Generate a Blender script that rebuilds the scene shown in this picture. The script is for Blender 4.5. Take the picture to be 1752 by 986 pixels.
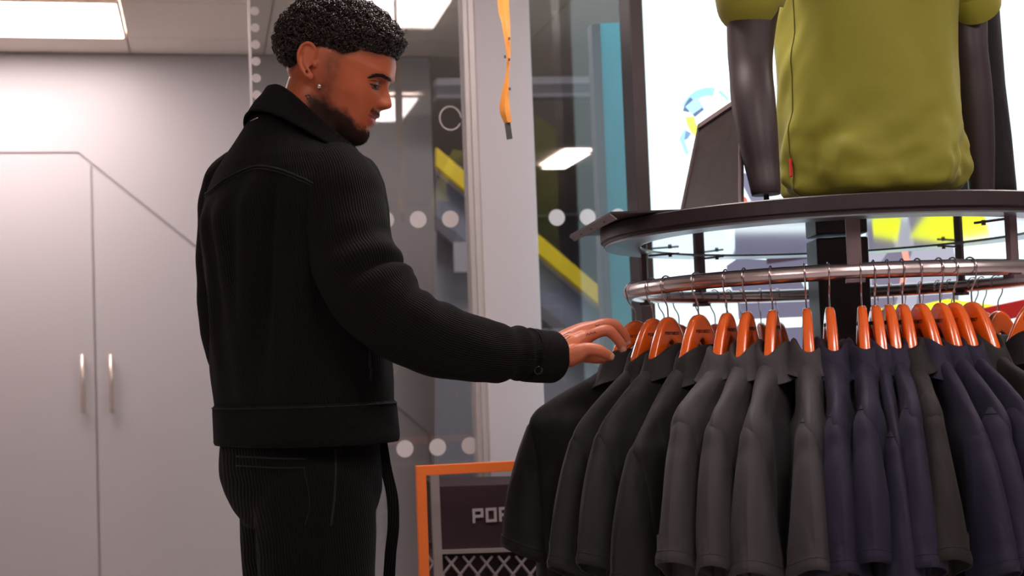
import bpy, math, random
import numpy as np
from mathutils import Vector, Matrix, Euler, noise
random.seed(7); np.random.seed(7)
for o in list(bpy.data.objects): bpy.data.objects.remove(o, do_unlink=True)
C = bpy.context.scene.collection
scene = bpy.context.scene
pi = math.pi
# ------------------------------------------------------------------ camera
FPX = 2433.0
CAM = Vector((0, 0, 1.10))
PITCH = math.atan(0.058); ROLL = math.atan(0.037)
Fv = Vector((0, math.cos(PITCH), math.sin(PITCH)))
R0 = Vector((1, 0, 0)); U0 = Vector((0, -math.sin(PITCH), math.cos(PITCH)))
Rv = R0*math.cos(ROLL) - U0*math.sin(ROLL)
Uv = U0*math.cos(ROLL) + R0*math.sin(ROLL)
cd = bpy.data.cameras.new('camera'); cam = bpy.data.objects.new('camera', cd); C.objects.link(cam)
m3 = Matrix((Rv, Uv, -Fv)).transposed().to_4x4(); m3.translation = CAM
cam.matrix_world = m3
cd.sensor_width = 36; cd.lens = FPX/1752*36
cd.dof.use_dof = True; cd.dof.focus_distance = 2.6; cd.dof.aperture_fstop = 5.0
cd.clip_start = 0.05
scene.camera = cam
# ------------------------------------------------------------------ world, exposure
w = bpy.data.worlds.new('world'); scene.world = w; w.use_nodes = True
w.node_tree.nodes['Background'].inputs[0].default_value = (0.75, 0.70, 0.75, 1)
w.node_tree.nodes['Background'].inputs[1].default_value = 0.15
vs = scene.view_settings
vs.view_transform = 'Standard'; vs.look = 'None'; vs.gamma = 1; vs.use_curve_mapping = False
vs.exposure = 0.35
PANEL = 14.0        # strength of the ceiling light panels
SCREEN = 0.95      # strength of the backlit display

def ray(px, py): return (Fv + Rv*((px-876)/FPX) - Uv*((py-493)/FPX))
def P(px, py, Y):
    r = ray(px, py); return CAM + r*(Y/r.y)
def on_plane(px, py, pt, n):
    r = ray(px, py); return CAM + r*((pt-CAM).dot(n)/r.dot(n))
def on_z(px, py, z):
    r = ray(px, py); return CAM + r*((z-CAM.z)/r.z)
def proj(p):
    d = p-CAM; t = d.dot(Fv); return 876+FPX*d.dot(Rv)/t, 493-FPX*d.dot(Uv)/t

# ------------------------------------------------------------------ materials
def new_mat(name):
    m = bpy.data.materials.new(name); m.use_nodes = True
    return m, m.node_tree, m.node_tree.nodes['Principled BSDF']
def mat(name, col, rough=0.5, metal=0.0, spec=0.5, var=0.0, scale=20, bump=0.0, bscale=200, coat=0.0, sheen=0.0, sub=0.0):
    m, nt, b = new_mat(name)
    b.inputs['Base Color'].default_value = (*col, 1)
    b.inputs['Roughness'].default_value = rough; b.inputs['Metallic'].default_value = metal
    b.inputs['Specular IOR Level'].default_value = spec
    b.inputs['Coat Weight'].default_value = coat; b.inputs['Coat Roughness'].default_value = 0.08
    b.inputs['Sheen Weight'].default_value = sheen; b.inputs['Sheen Roughness'].default_value = 0.5
    tc = nt.nodes.new('ShaderNodeTexCoord')
    if var > 0:
        n = nt.nodes.new('ShaderNodeTexNoise'); n.inputs['Scale'].default_value = scale; n.inputs['Detail'].default_value = 4
        nt.links.new(tc.outputs['Object'], n.inputs['Vector'])
        mx = nt.nodes.new('ShaderNodeMix'); mx.data_type = 'RGBA'
        mx.inputs[6].default_value = tuple(c*(1-var) for c in col)+(1,); mx.inputs[7].default_value = tuple(min(1, c*(1+var)) for c in col)+(1,)
        nt.links.new(n.outputs['Fac'], mx.inputs[0]); nt.links.new(mx.outputs[2], b.inputs['Base Color'])
    if bump > 0:
        n = nt.nodes.new('ShaderNodeTexNoise'); n.inputs['Scale'].default_value = bscale
        nt.links.new(tc.outputs['Object'], n.inputs['Vector'])
        bp = nt.nodes.new('ShaderNodeBump'); bp.inputs['Strength'].default_value = bump; bp.inputs['Distance'].default_value = 0.002
        nt.links.new(n.outputs['Fac'], bp.inputs['Height']); nt.links.new(bp.outputs[0], b.inputs['Normal'])
    return m
def emat(name, col, s):
    m, nt, b = new_mat(name)
    b.inputs['Base Color'].default_value = (*[c*0.5 for c in col], 1)
    b.inputs['Emission Color'].default_value = (*col, 1); b.inputs['Emission Strength'].default_value = s
    return m
def rib_mat(name, col, pitch=0.0048, shear=0.0):
    m, nt, b = new_mat(name)
    b.inputs['Roughness'].default_value = 0.95; b.inputs['Specular IOR Level'].default_value = 0.12
    b.inputs['Sheen Weight'].default_value = 0.02; b.inputs['Sheen Roughness'].default_value = 0.6
    uv = nt.nodes.new('ShaderNodeUVMap'); sp = nt.nodes.new('ShaderNodeSeparateXYZ')
    nt.links.new(uv.outputs[0], sp.inputs[0])
    a = nt.nodes.new('ShaderNodeMath'); a.operation = 'MULTIPLY_ADD'; a.inputs[1].default_value = shear
    nt.links.new(sp.outputs[1], a.inputs[0]); nt.links.new(sp.outputs[0], a.inputs[2])
    nz = nt.nodes.new('ShaderNodeTexNoise'); nz.inputs['Scale'].default_value = 14; nt.links.new(uv.outputs[0], nz.inputs['Vector'])
    a2 = nt.nodes.new('ShaderNodeMath'); a2.operation = 'MULTIPLY_ADD'; a2.inputs[1].default_value = 0.012
    nt.links.new(nz.outputs['Fac'], a2.inputs[0]); nt.links.new(a.outputs[0], a2.inputs[2])
    k = nt.nodes.new('ShaderNodeMath'); k.operation = 'MULTIPLY'; k.inputs[1].default_value = 2*pi/pitch
    nt.links.new(a2.outputs[0], k.inputs[0])
    s = nt.nodes.new('ShaderNodeMath'); s.operation = 'SINE'; nt.links.new(k.outputs[0], s.inputs[0])
    mr = nt.nodes.new('ShaderNodeMapRange'); mr.inputs[1].default_value = -1; mr.inputs[2].default_value = 1
    nt.links.new(s.outputs[0], mr.inputs[0])
    mx = nt.nodes.new('ShaderNodeMix'); mx.data_type = 'RGBA'
    mx.inputs[6].default_value = tuple(c*0.55 for c in col)+(1,); mx.inputs[7].default_value = tuple(c*1.35 for c in col)+(1,)
    nt.links.new(mr.outputs[0], mx.inputs[0]); nt.links.new(mx.outputs[2], b.inputs['Base Color'])
    bp = nt.nodes.new('ShaderNodeBump'); bp.inputs['Strength'].default_value = 0.9; bp.inputs['Distance'].default_value = 0.0014
    nt.links.new(mr.outputs[0], bp.inputs['Height']); nt.links.new(bp.outputs[0], b.inputs['Normal'])
    return m
def glass_mat(name, tint, refl=1.0):
    m = bpy.data.materials.new(name); m.use_nodes = True; nt = m.node_tree; nt.nodes.clear()
    out = nt.nodes.new('ShaderNodeOutputMaterial'); t = nt.nodes.new('ShaderNodeBsdfTransparent'); t.inputs[0].default_value = (*tint, 1)
    g = nt.nodes.new('ShaderNodeBsdfGlossy'); g.inputs['Roughness'].default_value = 0.0
    fr = nt.nodes.new('ShaderNodeFresnel'); fr.inputs[0].default_value = 1.5
    k = nt.nodes.new('ShaderNodeMath'); k.operation = 'MULTIPLY'; k.inputs[1].default_value = refl; nt.links.new(fr.outputs[0], k.inputs[0])
    mx = nt.nodes.new('ShaderNodeMixShader'); nt.links.new(k.outputs[0], mx.inputs[0]); nt.links.new(t.outputs[0], mx.inputs[1]); nt.links.new(g.outputs[0], mx.inputs[2])
    nt.links.new(mx.outputs[0], out.inputs[0]); return m

M = {}
M['cabinet'] = mat('painted_panel', (0.44, 0.412, 0.418), 0.45, var=0.02, scale=3)
M['groove'] = mat('groove_backing', (0.36, 0.32, 0.33), 0.7, var=0.05)
M['ceiling'] = mat('ceiling_tile', (0.82, 0.74, 0.66), 0.9, var=0.03, scale=40)
M['floor'] = mat('floor_vinyl', (0.52, 0.47, 0.46), 0.5, var=0.1, scale=6)
M['wall'] = mat('wall_paint', (0.50, 0.44, 0.44), 0.8, var=0.03, scale=4)
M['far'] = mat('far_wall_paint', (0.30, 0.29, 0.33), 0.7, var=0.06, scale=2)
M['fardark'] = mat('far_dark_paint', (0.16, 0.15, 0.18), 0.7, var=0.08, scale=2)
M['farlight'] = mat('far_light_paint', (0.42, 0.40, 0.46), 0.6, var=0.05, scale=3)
M['slate'] = mat('stair_panel_paint', (0.24, 0.25, 0.33), 0.6, var=0.06, scale=3)
M['yellow'] = mat('yellow_paint', (0.80, 0.60, 0.0), 0.45, var=0.08, scale=12)
M['post'] = mat('pillar_paint', (0.64, 0.58, 0.60), 0.55, var=0.02, scale=3)
M['alu'] = mat('aluminium_frame', (0.60, 0.56, 0.55), 0.4, 0.3, var=0.03)
M['handle'] = mat('brushed_handle', (0.62, 0.52, 0.46), 0.35, 0.7, var=0.05)
M['glass'] = glass_mat('partition_glass', (0.80, 0.81, 0.81), 1.6)
M['pane'] = glass_mat('display_pane', (0.82, 0.80, 0.80), 1.5)
M['dot'] = mat('frosted_vinyl', (0.66, 0.60, 0.60), 0.8, var=0.02)
M['teal'] = mat('teal_reflection_sheet', (0.10, 0.42, 0.50), 0.5, var=0.12, scale=6)
M['panel_light'] = emat('light_panel_diffuser', (1.0, 0.86, 0.85), PANEL)
M['screen'] = emat('backlit_fabric', (0.72, 0.93, 1.0), SCREEN)
M['black_metal'] = mat('black_powder_coat', (0.040, 0.027, 0.030), 0.38, 0.0, 0.5, var=0.15, scale=30, bump=0.1, bscale=600)
M['brown_metal'] = mat('bronze_post_coat', (0.20, 0.145, 0.15), 0.42, 0.2, var=0.1)
M['shelf_under'] = mat('polished_underside', (0.55, 0.60, 0.63), 0.07, 1.0, var=0.02)
M['shelf_ring'] = mat('grey_satin_underside', (0.42, 0.47, 0.52), 0.32, 0.8, var=0.04)
M['chrome'] = mat('brushed_steel', (0.72, 0.64, 0.64), 0.27, 1.0, var=0.04, scale=8)
M['wire'] = mat('chrome_wire', (0.62, 0.56, 0.56), 0.12, 1.0)
M['orange'] = mat('glossy_orange_lacquer', (1.0, 0.150, 0.008), 0.22, 0.0, 0.6, coat=1.0, var=0.04, scale=10)
M['orange_frame'] = mat('orange_frame_paint', (0.95, 0.20, 0.03), 0.5, var=0.03)
M['red'] = mat('red_paint', (0.50, 0.015, 0.012), 0.4, var=0.08)
M['ink'] = mat('black_print', (0.03, 0.012, 0.01), 0.6, var=0.05)
M['white_ink'] = mat('white_print', (0.70, 0.66, 0.68), 0.6, var=0.03)
M['strap'] = mat('orange_ribbon', (0.85, 0.33, 0.06), 0.35, var=0.12, scale=40, bump=0.3, bscale=300)
M['tip'] = mat('dark_tip', (0.05, 0.05, 0.045), 0.5, var=0.1)
M['box_dark'] = mat('dark_plum_card', (0.060, 0.032, 0.042), 0.6, var=0.1, scale=6)
M['board'] = mat('scuffed_black_board', (0.026, 0.020, 0.021), 0.38, var=0.9, scale=45)
M['mannequin'] = mat('mannequin_black', (0.045, 0.030, 0.033), 0.46, var=0.05)
M['olive'] = mat('olive_jersey', (0.34, 0.325, 0.032), 0.62, spec=0.35, var=0.05, scale=60, bump=0.15, bscale=900, sheen=0.15)
M['olive_seam'] = mat('olive_seam', (0.11, 0.10, 0.012), 0.8, var=0.05)
M['tag_red'] = mat('red_tag', (0.80, 0.015, 0.015), 0.5, var=0.05)
def cloth(name, col):
    m = mat(name, col, 0.68, spec=0.35, var=0.10, scale=50, bump=0.15, bscale=1200, sheen=0.05)
    nt = m.node_tree; b = nt.nodes['Principled BSDF']; old = b.inputs['Normal'].links[0].from_node
    tc = nt.nodes.new('ShaderNodeTexCoord'); mp = nt.nodes.new('ShaderNodeMapping'); mp.inputs['Scale'].default_value = (1, 1, .35); mp.inputs['Rotation'].default_value = (0, .35, 0)
    n = nt.nodes.new('ShaderNodeTexNoise'); n.inputs['Scale'].default_value = 22; n.inputs['Detail'].default_value = 1.5; n.inputs['Distortion'].default_value = .6
    nt.links.new(tc.outputs['Object'], mp.inputs[0]); nt.links.new(mp.outputs[0], n.inputs['Vector'])
    bp = nt.nodes.new('ShaderNodeBump'); bp.inputs['Strength'].default_value = .55; bp.inputs['Distance'].default_value = .012
    nt.links.new(n.outputs['Fac'], bp.inputs['Height']); nt.links.new(old.outputs[0], bp.inputs['Normal']); nt.links.new(bp.outputs[0], b.inputs['Normal'])
    return m
SH = {'black': cloth('black_polo_knit', (0.0080, 0.0062, 0.0062)), 'charcoal': cloth('charcoal_polo_knit', (0.018, 0.0165, 0.0170)),
      'grey': cloth('grey_polo_knit', (0.046, 0.041, 0.044)), 'navy': cloth('navy_polo_knit', (0.0155, 0.0125, 0.034)),
      'olive black': cloth('dark_khaki_polo_knit', (0.0145, 0.0120, 0.0105))}
M['card'] = mat('card_tag', (0.35, 0.30, 0.24), 0.7, var=0.05)
M['jacket'] = rib_mat('black_ribbed_wool', (0.0055, 0.0040, 0.0042), 0.0050, 0.12)
M['jacket_sleeve'] = rib_mat('black_ribbed_wool_sleeve', (0.0058, 0.0041, 0.0043), 0.0052, 0.05)
M['jacket_band'] = rib_mat('black_ribbed_wool_band', (0.0055, 0.0040, 0.0042), 0.0050, 1.5)
M['trouser'] = rib_mat('black_ribbed_trouser', (0.0040, 0.0028, 0.0030), 0.0048, 0.10)
M['seam'] = mat('black_seam', (0.006, 0.0045, 0.005), 0.9, var=0.1)
M['button'] = mat('black_button', (0.012, 0.010, 0.012), 0.18, var=0.1)
M['hair'] = mat('black_curly_hair', (0.020, 0.0085, 0.0065), 0.32, spec=0.6, var=0.3, scale=80)
M['brow'] = mat('dark_facial_hair', (0.014, 0.007, 0.005), 0.6, var=0.2, scale=80)
M['silver'] = mat('silver', (0.80, 0.76, 0.72), 0.15, 1.0, var=0.05)
M['eye'] = mat('eye_dark', (0.03, 0.015, 0.012), 0.1, var=0.1)
M['eyewhite'] = mat('eye_white', (0.26, 0.15, 0.12), 0.2, var=0.05)
M['shoe'] = mat('black_shoe', (0.012, 0.010, 0.011), 0.4, var=0.1)
def skin_mat():
    m, nt, b = new_mat('warm_brown_skin')
    a = nt.nodes.new('ShaderNodeVertexColor'); a.layer_name = 'Col'
    n = nt.nodes.new('ShaderNodeTexNoise'); n.inputs['Scale'].default_value = 260; n.inputs['Detail'].default_value = 3
    tc = nt.nodes.new('ShaderNodeTexCoord'); nt.links.new(tc.outputs['Object'], n.inputs['Vector'])
    mx = nt.nodes.new('ShaderNodeMix'); mx.data_type = 'RGBA'; mx.blend_type = 'MULTIPLY'; mx.inputs[0].default_value = 0.25
    nt.links.new(a.outputs[0], mx.inputs[6]); nt.links.new(n.outputs['Color'], mx.inputs[7])
    nt.links.new(a.outputs[0], b.inputs['Base Color'])
    bp = nt.nodes.new('ShaderNodeBump'); bp.inputs['Strength'].default_value = 0.12; bp.inputs['Distance'].default_value = 0.001
    nt.links.new(n.outputs['Fac'], bp.inputs['Height']); nt.links.new(bp.outputs[0], b.inputs['Normal'])
    sx = nt.nodes.new('ShaderNodeSeparateColor'); nt.links.new(a.outputs[0], sx.inputs[0])
    mr = nt.nodes.new('ShaderNodeMapRange'); mr.inputs[1].default_value = .02; mr.inputs[2].default_value = .3; mr.inputs[3].default_value = .9; mr.inputs[4].default_value = .42
    nt.links.new(sx.outputs[0], mr.inputs[0]); nt.links.new(mr.outputs[0], b.inputs['Roughness']); b.inputs['Specular IOR Level'].default_value = 0.4
    b.inputs['Subsurface Weight'].default_value = 0.12; b.inputs['Subsurface Radius'].default_value = (0.012, 0.004, 0.002); b.inputs['Subsurface Scale'].default_value = 0.6
    return m
M['skin'] = skin_mat()

# ------------------------------------------------------------------ mesh helpers
class MB:
    def __init__(s): s.v = []; s.f = []; s.uv = []
    def add(s, v, f, uv=None):
        o = len(s.v); s.v += [tuple(p) for p in v]; s.f += [tuple(i+o for i in q) for q in f]
        s.uv += [tuple(u) for u in uv] if uv is not None else [(0, 0)]*len(v)
    def box(s, c, h, ax=None):
        c = Vector(c); X, Y, Z = ax or (Vector((1, 0, 0)), Vector((0, 1, 0)), Vector((0, 0, 1)))
        v = [c+X*(h[0]*i)+Y*(h[1]*j)+Z*(h[2]*k) for i in (-1, 1) for j in (-1, 1) for k in (-1, 1)]
        s.add(v, [(0, 1, 3, 2), (4, 6, 7, 5), (0, 4, 5, 1), (2, 3, 7, 6), (0, 2, 6, 4), (1, 5, 7, 3)])
    def prism(s, pts, d):
        n = len(pts); d = Vector(d); pts = [Vector(p) for p in pts]
        v = pts+[p+d for p in pts]
        s.add(v, [tuple(range(n))[::-1], tuple(range(n, 2*n))]+[(i, (i+1) % n, n+(i+1) % n, n+i) for i in range(n)])
    def loft(s, rings, cap=True, closed=True):
        n = len(rings[0]); m = len(rings); v = []; f = []; uv = []
        cols = n+1 if closed else n
        per = np.zeros(cols)
        ref = rings[m//2]
        for i in range(1, cols): per[i] = per[i-1]+(Vector(ref[i % n])-Vector(ref[i-1])).length
        acc = 0
        for k, r in enumerate(rings):
            if k: acc += (Vector(r[0])-Vector(rings[k-1][0])).length*.5+(Vector(r[n//2])-Vector(rings[k-1][n//2])).length*.5
            for i in range(cols): v.append(Vector(r[i % n])); uv.append((per[i], acc))
        for k in range(m-1):
            for i in range(cols-1):
                a = k*cols+i; f.append((a, a+1, a+1+cols, a+cols))
        if cap and closed:
            for k, rv in ((0, True), (m-1, False)):
                c = sum((Vector(p) for p in rings[k]), Vector())/n
                o = len(v); v.append(c); uv.append((0, 0))
                for i in range(cols-1):
                    a, b = k*cols+i, k*cols+i+1
                    f.append((b, a, o) if rv else (a, b, o))
        s.add(v, f, uv)
    def tube(s, path, rad, seg=10, flat=None, cap=True, up=None):
        path = [Vector(p) for p in path]; n = len(path)
        if not hasattr(rad, '__len__'): rad = [rad]*n
        rings = []; prev = None
        for i, p in enumerate(path):
            t = (path[min(i+1, n-1)]-path[max(i-1, 0)]).normalized()
            if prev is None:
                a = Vector(up) if up is not None else (Vector((0, 0, 1)) if abs(t.z) < .9 else Vector((1, 0, 0)))
            else: a = prev
            a = (a-t*a.dot(t)).normalized(); prev = a; b = t.cross(a)
            ra = rad[i]; rb = ra*(flat[i] if hasattr(flat, '__len__') else (flat or 1))
            rings.append([p+a*(ra*math.cos(q*2*pi/seg))+b*(rb*math.sin(q*2*pi/seg)) for q in range(seg)])
        s.loft(rings, cap)
    def obj(s, name, m, parent=None, smooth=False, bevel=0, weld=False):
        me = bpy.data.meshes.new(name)
        me.from_pydata([tuple(p) for p in s.v], [], s.f)
        uvl = me.uv_layers.new(name='UVMap')
        li = np.empty(len(me.loops), dtype=np.int32); me.loops.foreach_get('vertex_index', li)
        uvl.data.foreach_set('uv', np.array(s.uv, dtype=np.float32)[li].ravel())
        if smooth: me.shade_smooth()
        me.materials.append(m)
        o = bpy.data.objects.new(name, me); C.objects.link(o)
        if parent is not None:
            o.parent = parent
            o.matrix_parent_inverse = Matrix.Identity(4)
            pm = world_of(parent)
            o.matrix_basis = pm.inverted()
        if bevel:
            bm = o.modifiers.new('bevel', 'BEVEL'); bm.width = bevel; bm.segments = 2; bm.limit_method = 'ANGLE'
        return o
def world_of(o):
    mtx = o.matrix_basis.copy()
    while o.parent is not None:
        o = o.parent; mtx = o.matrix_basis @ mtx
    return mtx
def tag(o, label=None, cat=None, group=None, kind=None):
    if label: o['label'] = label
    if cat: o['category'] = cat
    if group: o['group'] = group
    if kind: o['kind'] = kind
    return o
def empty(name, loc, label=None, cat=None, group=None, rz=0):
    o = bpy.data.objects.new(name, None); C.objects.link(o); o.location = loc; o.rotation_euler.z = rz; o.empty_display_size = .05
    return tag(o, label, cat, group)
def interp(x, tab):
    xs = [t[0] for t in tab]; ys = [t[1] for t in tab]
    return float(np.interp(x, xs, ys))
def smooth_path(pts, n):
    """Catmull-Rom through points (any dimension)"""
    p = np.array(pts, float); p = np.vstack([2*p[0]-p[1], p, 2*p[-1]-p[-2]]); out = []
    m = len(p)-3
    for k in range(n):
        t = k/(n-1)*m; i = min(int(t), m-1); t -= i
        a, b, c, d = p[i:i+4]
        out.append(.5*((2*b)+(-a+c)*t+(2*a-5*b+4*c-d)*t*t+(-a+3*b-3*c+d)*t**3))
    return np.array(out)
def text_mesh(s, size, depth=0.0004, space=1.0):
    cu = bpy.data.curves.new('lettering', 'FONT'); cu.body = s; cu.size = size; cu.extrude = depth; cu.space_character = space
    cu.offset = size*0.02; cu.align_x = 'CENTER'; cu.align_y = 'CENTER'; cu.resolution_u = 3
    o = bpy.data.objects.new('tmp', cu); C.objects.link(o)
    dg = bpy.context.evaluated_depsgraph_get(); me = bpy.data.meshes.new_from_object(o.evaluated_get(dg))
    bpy.data.objects.remove(o, do_unlink=True); me.name = 'lettering'; return me

GL = {'P': [(0, 0, .24, 1), (.24, .8, 1, 1), (.24, .36, 1, .56), (.76, .56, 1, .8)], 'O': [(0, 0, .24, 1), (.76, 0, 1, 1), (.24, .8, .76, 1), (.24, 0, .76, .2)],
      'R': [(0, 0, .24, 1), (.24, .8, 1, 1), (.24, .36, .92, .56), (.76, .56, 1, .8), (.72, 0, .97, .36)], 'T': [(0, .8, 1, 1), (.38, 0, .62, .8)],
      'W': [(0, 0, .2, 1), (.2, 0, .42, .2), (.42, 0, .58, .7), (.58, 0, .8, .2), (.8, 0, 1, 1)], 'E': [(0, 0, .24, 1), (.24, .8, 1, 1), (.24, .4, .9, .6), (.24, 0, 1, .2)],
      'S': [(0, .8, 1, 1), (0, .58, .24, .8), (0, .4, 1, .58), (.76, .2, 1, .4), (0, 0, 1, .2)]}
def block_text(s, h, depth=.0004):
    m = MB(); x = -(len(s)*.95*h)/2
    for ch in s:
        for a, b, c, d in GL[ch]: m.box((x+(a+c)/2*h*.78, (b+d)/2*h-h/2, 0), ((c-a)/2*h*.78, (d-b)/2*h, depth))
        x += .95*h
    me = bpy.data.meshes.new('lettering'); me.from_pydata(m.v, [], m.f); return me
# ------------------------------------------------------------------ setting
YAW = math.radians(12.4)
WD = Vector((math.cos(YAW), math.sin(YAW), 0))      # direction in which the back walls run
WN = Vector((math.sin(YAW), -math.cos(YAW), 0))     # their normal, towards the shop
UP = Vector((0, 0, 1))
CABP = P(200, 640, 6.4); GLP = P(740, 640, 4.3); SCP = P(1100, 640, 4.0)
H = on_plane(200, 91, CABP, WN).z
def cab(px, py, off=0): return on_plane(px, py, CABP, WN)+WN*off
def gls(px, py, off=0): return on_plane(px, py, GLP, WN)+WN*off
def uvw(pt, base): d = pt-base; return d.dot(WD), d.z, d.dot(WN)

def struct(mb, name, m, parent=None, **k):
    o = mb.obj(name, m, parent, **k); o['kind'] = 'structure' if parent is None else 'part'
    if parent is not None: del o['kind']
    return o
mb = MB(); mb.box((0.5, 5.25, -0.05), (5.6, 8.85, 0.05)); struct(mb, 'floor', M['floor'])
mb = MB(); mb.box((0.5, 5.25, H+0.07), (5.6, 8.85, 0.05)); ceil = struct(mb, 'ceiling', M['ceiling'])
mb = MB(); mb.box((-5.05, 5.25, H/2), (0.05, 8.85, H/2)); struct(mb, 'wall_left', M['wall'])
mb = MB(); mb.box((6.05, 5.25, H/2), (0.05, 8.85, H/2)); struct(mb, 'wall_right', M['wall'])
mb = MB(); mb.box((0.5, -3.55, H/2), (5.6, 0.05, H/2)); struct(mb, 'wall_behind', M['wall'])
mb = MB(); mb.box((0.5, 14.0, H/2), (5.6, 0.05, H/2)); struct(mb, 'wall_back', M['far'])
# ceiling tiles as individual pieces near the back wall (grid along the wall direction)
T0 = on_z(217, 64, H)
def panel_light(corner, a, b, la, lb, label):
    """corner, run a (unit) length la, run b length lb"""
    c = corner+a*(la/2)+b*(lb/2)
    root = empty('ceiling_light', (c.x, c.y, H), label, 'light', 'square light panels set flush in the ceiling')
    m = MB(); m.box((c.x, c.y, H+0.004), (la/2-0.01, lb/2-0.01, 0.006), (a, b, UP)); m.obj('diffuser', M['panel_light'], root)
    m = MB()
    for s_ in (-1, 1):
        m.box(c+b*(s_*(lb/2-0.006))+UP*0.0, (la/2, 0.006, 0.008), (a, b, UP))
        m.box(c+a*(s_*(la/2-0.006))+UP*0.0, (0.006, lb/2, 0.008), (a, b, UP))
    m.obj('frame', M['ceiling'], root)
    return root
panels = []
def add_panel(corner, a, b, la, lb, label):
    panels.append((corner, a, b, la, lb)); return panel_light(corner, a, b, la, lb, label)
add_panel(T0, -WD, WN, 1.2, 0.6, 'bright light panel in the ceiling above the grey cupboard doors')
ti = 0
for i in range(-7, 10):
    for j in range(0, 4):
        c0 = T0 + WD*(i*0.6) + WN*((j-1)*0.6)
        cc = c0+WD*0.3+WN*0.3
        hit = False
        for (pc, a, b, la, lb) in panels:
            d = cc-pc
            x_, y_ = d.dot(a), d.dot(b)
            if -0.29 < x_ < la+0.29 and -0.29 < y_ < lb+0.29: hit = True
        if hit or cc.x < -4.6: continue
        if (cc-CABP).dot(WN) < 0.31 and i < 3: 
            continue
        m = MB(); m.box(cc+UP*0.009, (0.2965, 0.2965, 0.009), (WD, WN, UP)); m.obj('ceiling_tile', M['ceiling'], ceil)
# strip between the last tiles and the cupboards
dist_strip = (T0-CABP).dot(WN)
if dist_strip > 0.02:
    m = MB()
    for i in range(-5, 3):
        cc = T0+WD*(i*0.6+0.3)-WN*(dist_strip/2)
        if cc.x < -4.6: continue
        m2 = MB(); m2.box(cc+UP*0.009, (0.2965, dist_strip/2-0.004, 0.009), (WD, WN, UP)); m2.obj('ceiling_tile', M['ceiling'], ceil)

# other ceiling panels: two mirror in the glass, two are added behind it
def reflect_to_ceiling(px, py):
    g = gls(px, py); r = (g-CAM).normalized(); r2 = r-WN*(2*r.dot(WN)); t = (H-g.z)/r2.z; return g+r2*t
def grid_panel(i, j, lb_): return add_panel(T0+WD*(i*0.6)+WN*(j*0.6), WD, WN, 0.6, 0.6, lb_)
def gp_(wd, wn_, la, lb, lb_): return add_panel(T0+WD*wd+WN*wn_, WD, WN, la, lb, lb_)
gp_(0.72, 3.2, 0.6, 0.70, 'light panel over the man, mirrored in the glass beside his hair')
gp_(0.89, 5.42, 0.6, 0.76, 'light panel over the shop floor that mirrors in the glass beside the face')
cf = [on_z(a_, b_, H) for a_, b_ in ((966, 260), (1014, 260), (1014, 287))]  # panel added in the far space to stand for a light mirrored in the glass
add_panel(cf[0], WD, -WN, (cf[1]-cf[0]).length, abs((cf[2]-cf[1]).dot(WN)), 'far light panel added behind the right-hand glass in place of a mirrored light')
gp_(2.5, 3.2, 0.6, 0.70, 'light panel over the front of the round clothes rail')
gp_(2.5, 5.42, 0.6, 0.76, 'light panel over the shop floor in front of the clothes rail')
gp_(-1.2, 5.42, 0.6, 0.76, 'light panel left of the camera over the shop floor')
gp_(1.3, 1.0, 0.6, 0.6, 'unseen light panel added to brighten the space behind the glass')  # added out of view to brighten the far space
# cupboard wall : polygons in (u = along wall, v = height)
base = CABP.copy(); base.z = 0
def cu(px, py): u_, v_, _ = uvw(cab(px, py), base); return u_, v_
def cp(u_, v_, off=0): return base+WD*u_+UP*v_+WN*off
uL = -2.6
ux, vx = cu(133, 262); ue, ve = cu(735, 743); _, v0 = cu(0, 262); uend, _ = cu(745, 400)
ug, _ = cu(163, 600)
d_u, d_v = ue-ux, ve-vx
vg = vx+d_v*(ug-ux)/d_u
block = empty('fitted_cupboard', tuple(cp(ug, 0)), 'wall of flush grey cupboards with slanting joint and two bar handles', 'cupboard')
m = MB(); m.prism([cp(uL, 0, -0.5), cp(uend, 0, -0.5), cp(uend, 0, -0.009), cp(uL, 0, -0.009)], (0, 0, H)); m.obj('carcass', M['groove'], block)
G = 0.0045
def panel(name, pts, parent=block):
    m = MB(); m.prism([cp(a, b, -0.009) for a, b in pts], WN*0.009); return m.obj(name, M['cabinet'], parent, bevel=0.0015)
nx, nv = -d_v, d_u; L = math.hypot(nx, nv); nx, nv = nx/L*G, nv/L*G
panel('upper_panel', [(uL, vx+G), (ux+nx, vx+G), (ue+nx+G, ve+nv), (uend, ve+nv), (uend, H-0.002), (uL, H-0.002)])
panel('side_panel', [(ue+G, 0.05), (uend, 0.05), (uend, ve+nv-0.004), (ue+G, ve+nv-0.004)])
dl = panel('cupboard_door', [(uL, 0.05), (ug-G, 0.05), (ug-G, vg-nv-0.004+ (G*0.8)), (ux-nx, vx-G), (uL, vx-G)])
dr = panel('cupboard_door', [(ug+G, 0.05), (ue-G, 0.05), (ue-G, ve-nv), (ug+G, vg-nv-0.012)])
for px, door in ((141.5, dl), (190, dr)):
    u1, v1 = cu(px, 606); u2, v2 = cu(px+2, 706)
    m = MB(); m.tube([cp(u1, v1, .028), cp(u1, v2, .028)], 0.009, 10)
    for vv in (v1-0.02, v2+0.02): m.tube([cp(u1, vv, 0), cp(u1, vv, .028)], 0.006, 8)
    m.obj('handle', M['handle'], door, smooth=True)
# floor skirting of the cupboards
m = MB(); m.prism([cp(uL, 0, -0.05), cp(uend, 0, -0.05), cp(uend, 0, -0.03), cp(uL, 0, -0.03)], (0, 0, 0.05)); m.obj('plinth', M['groove'], block)

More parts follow.
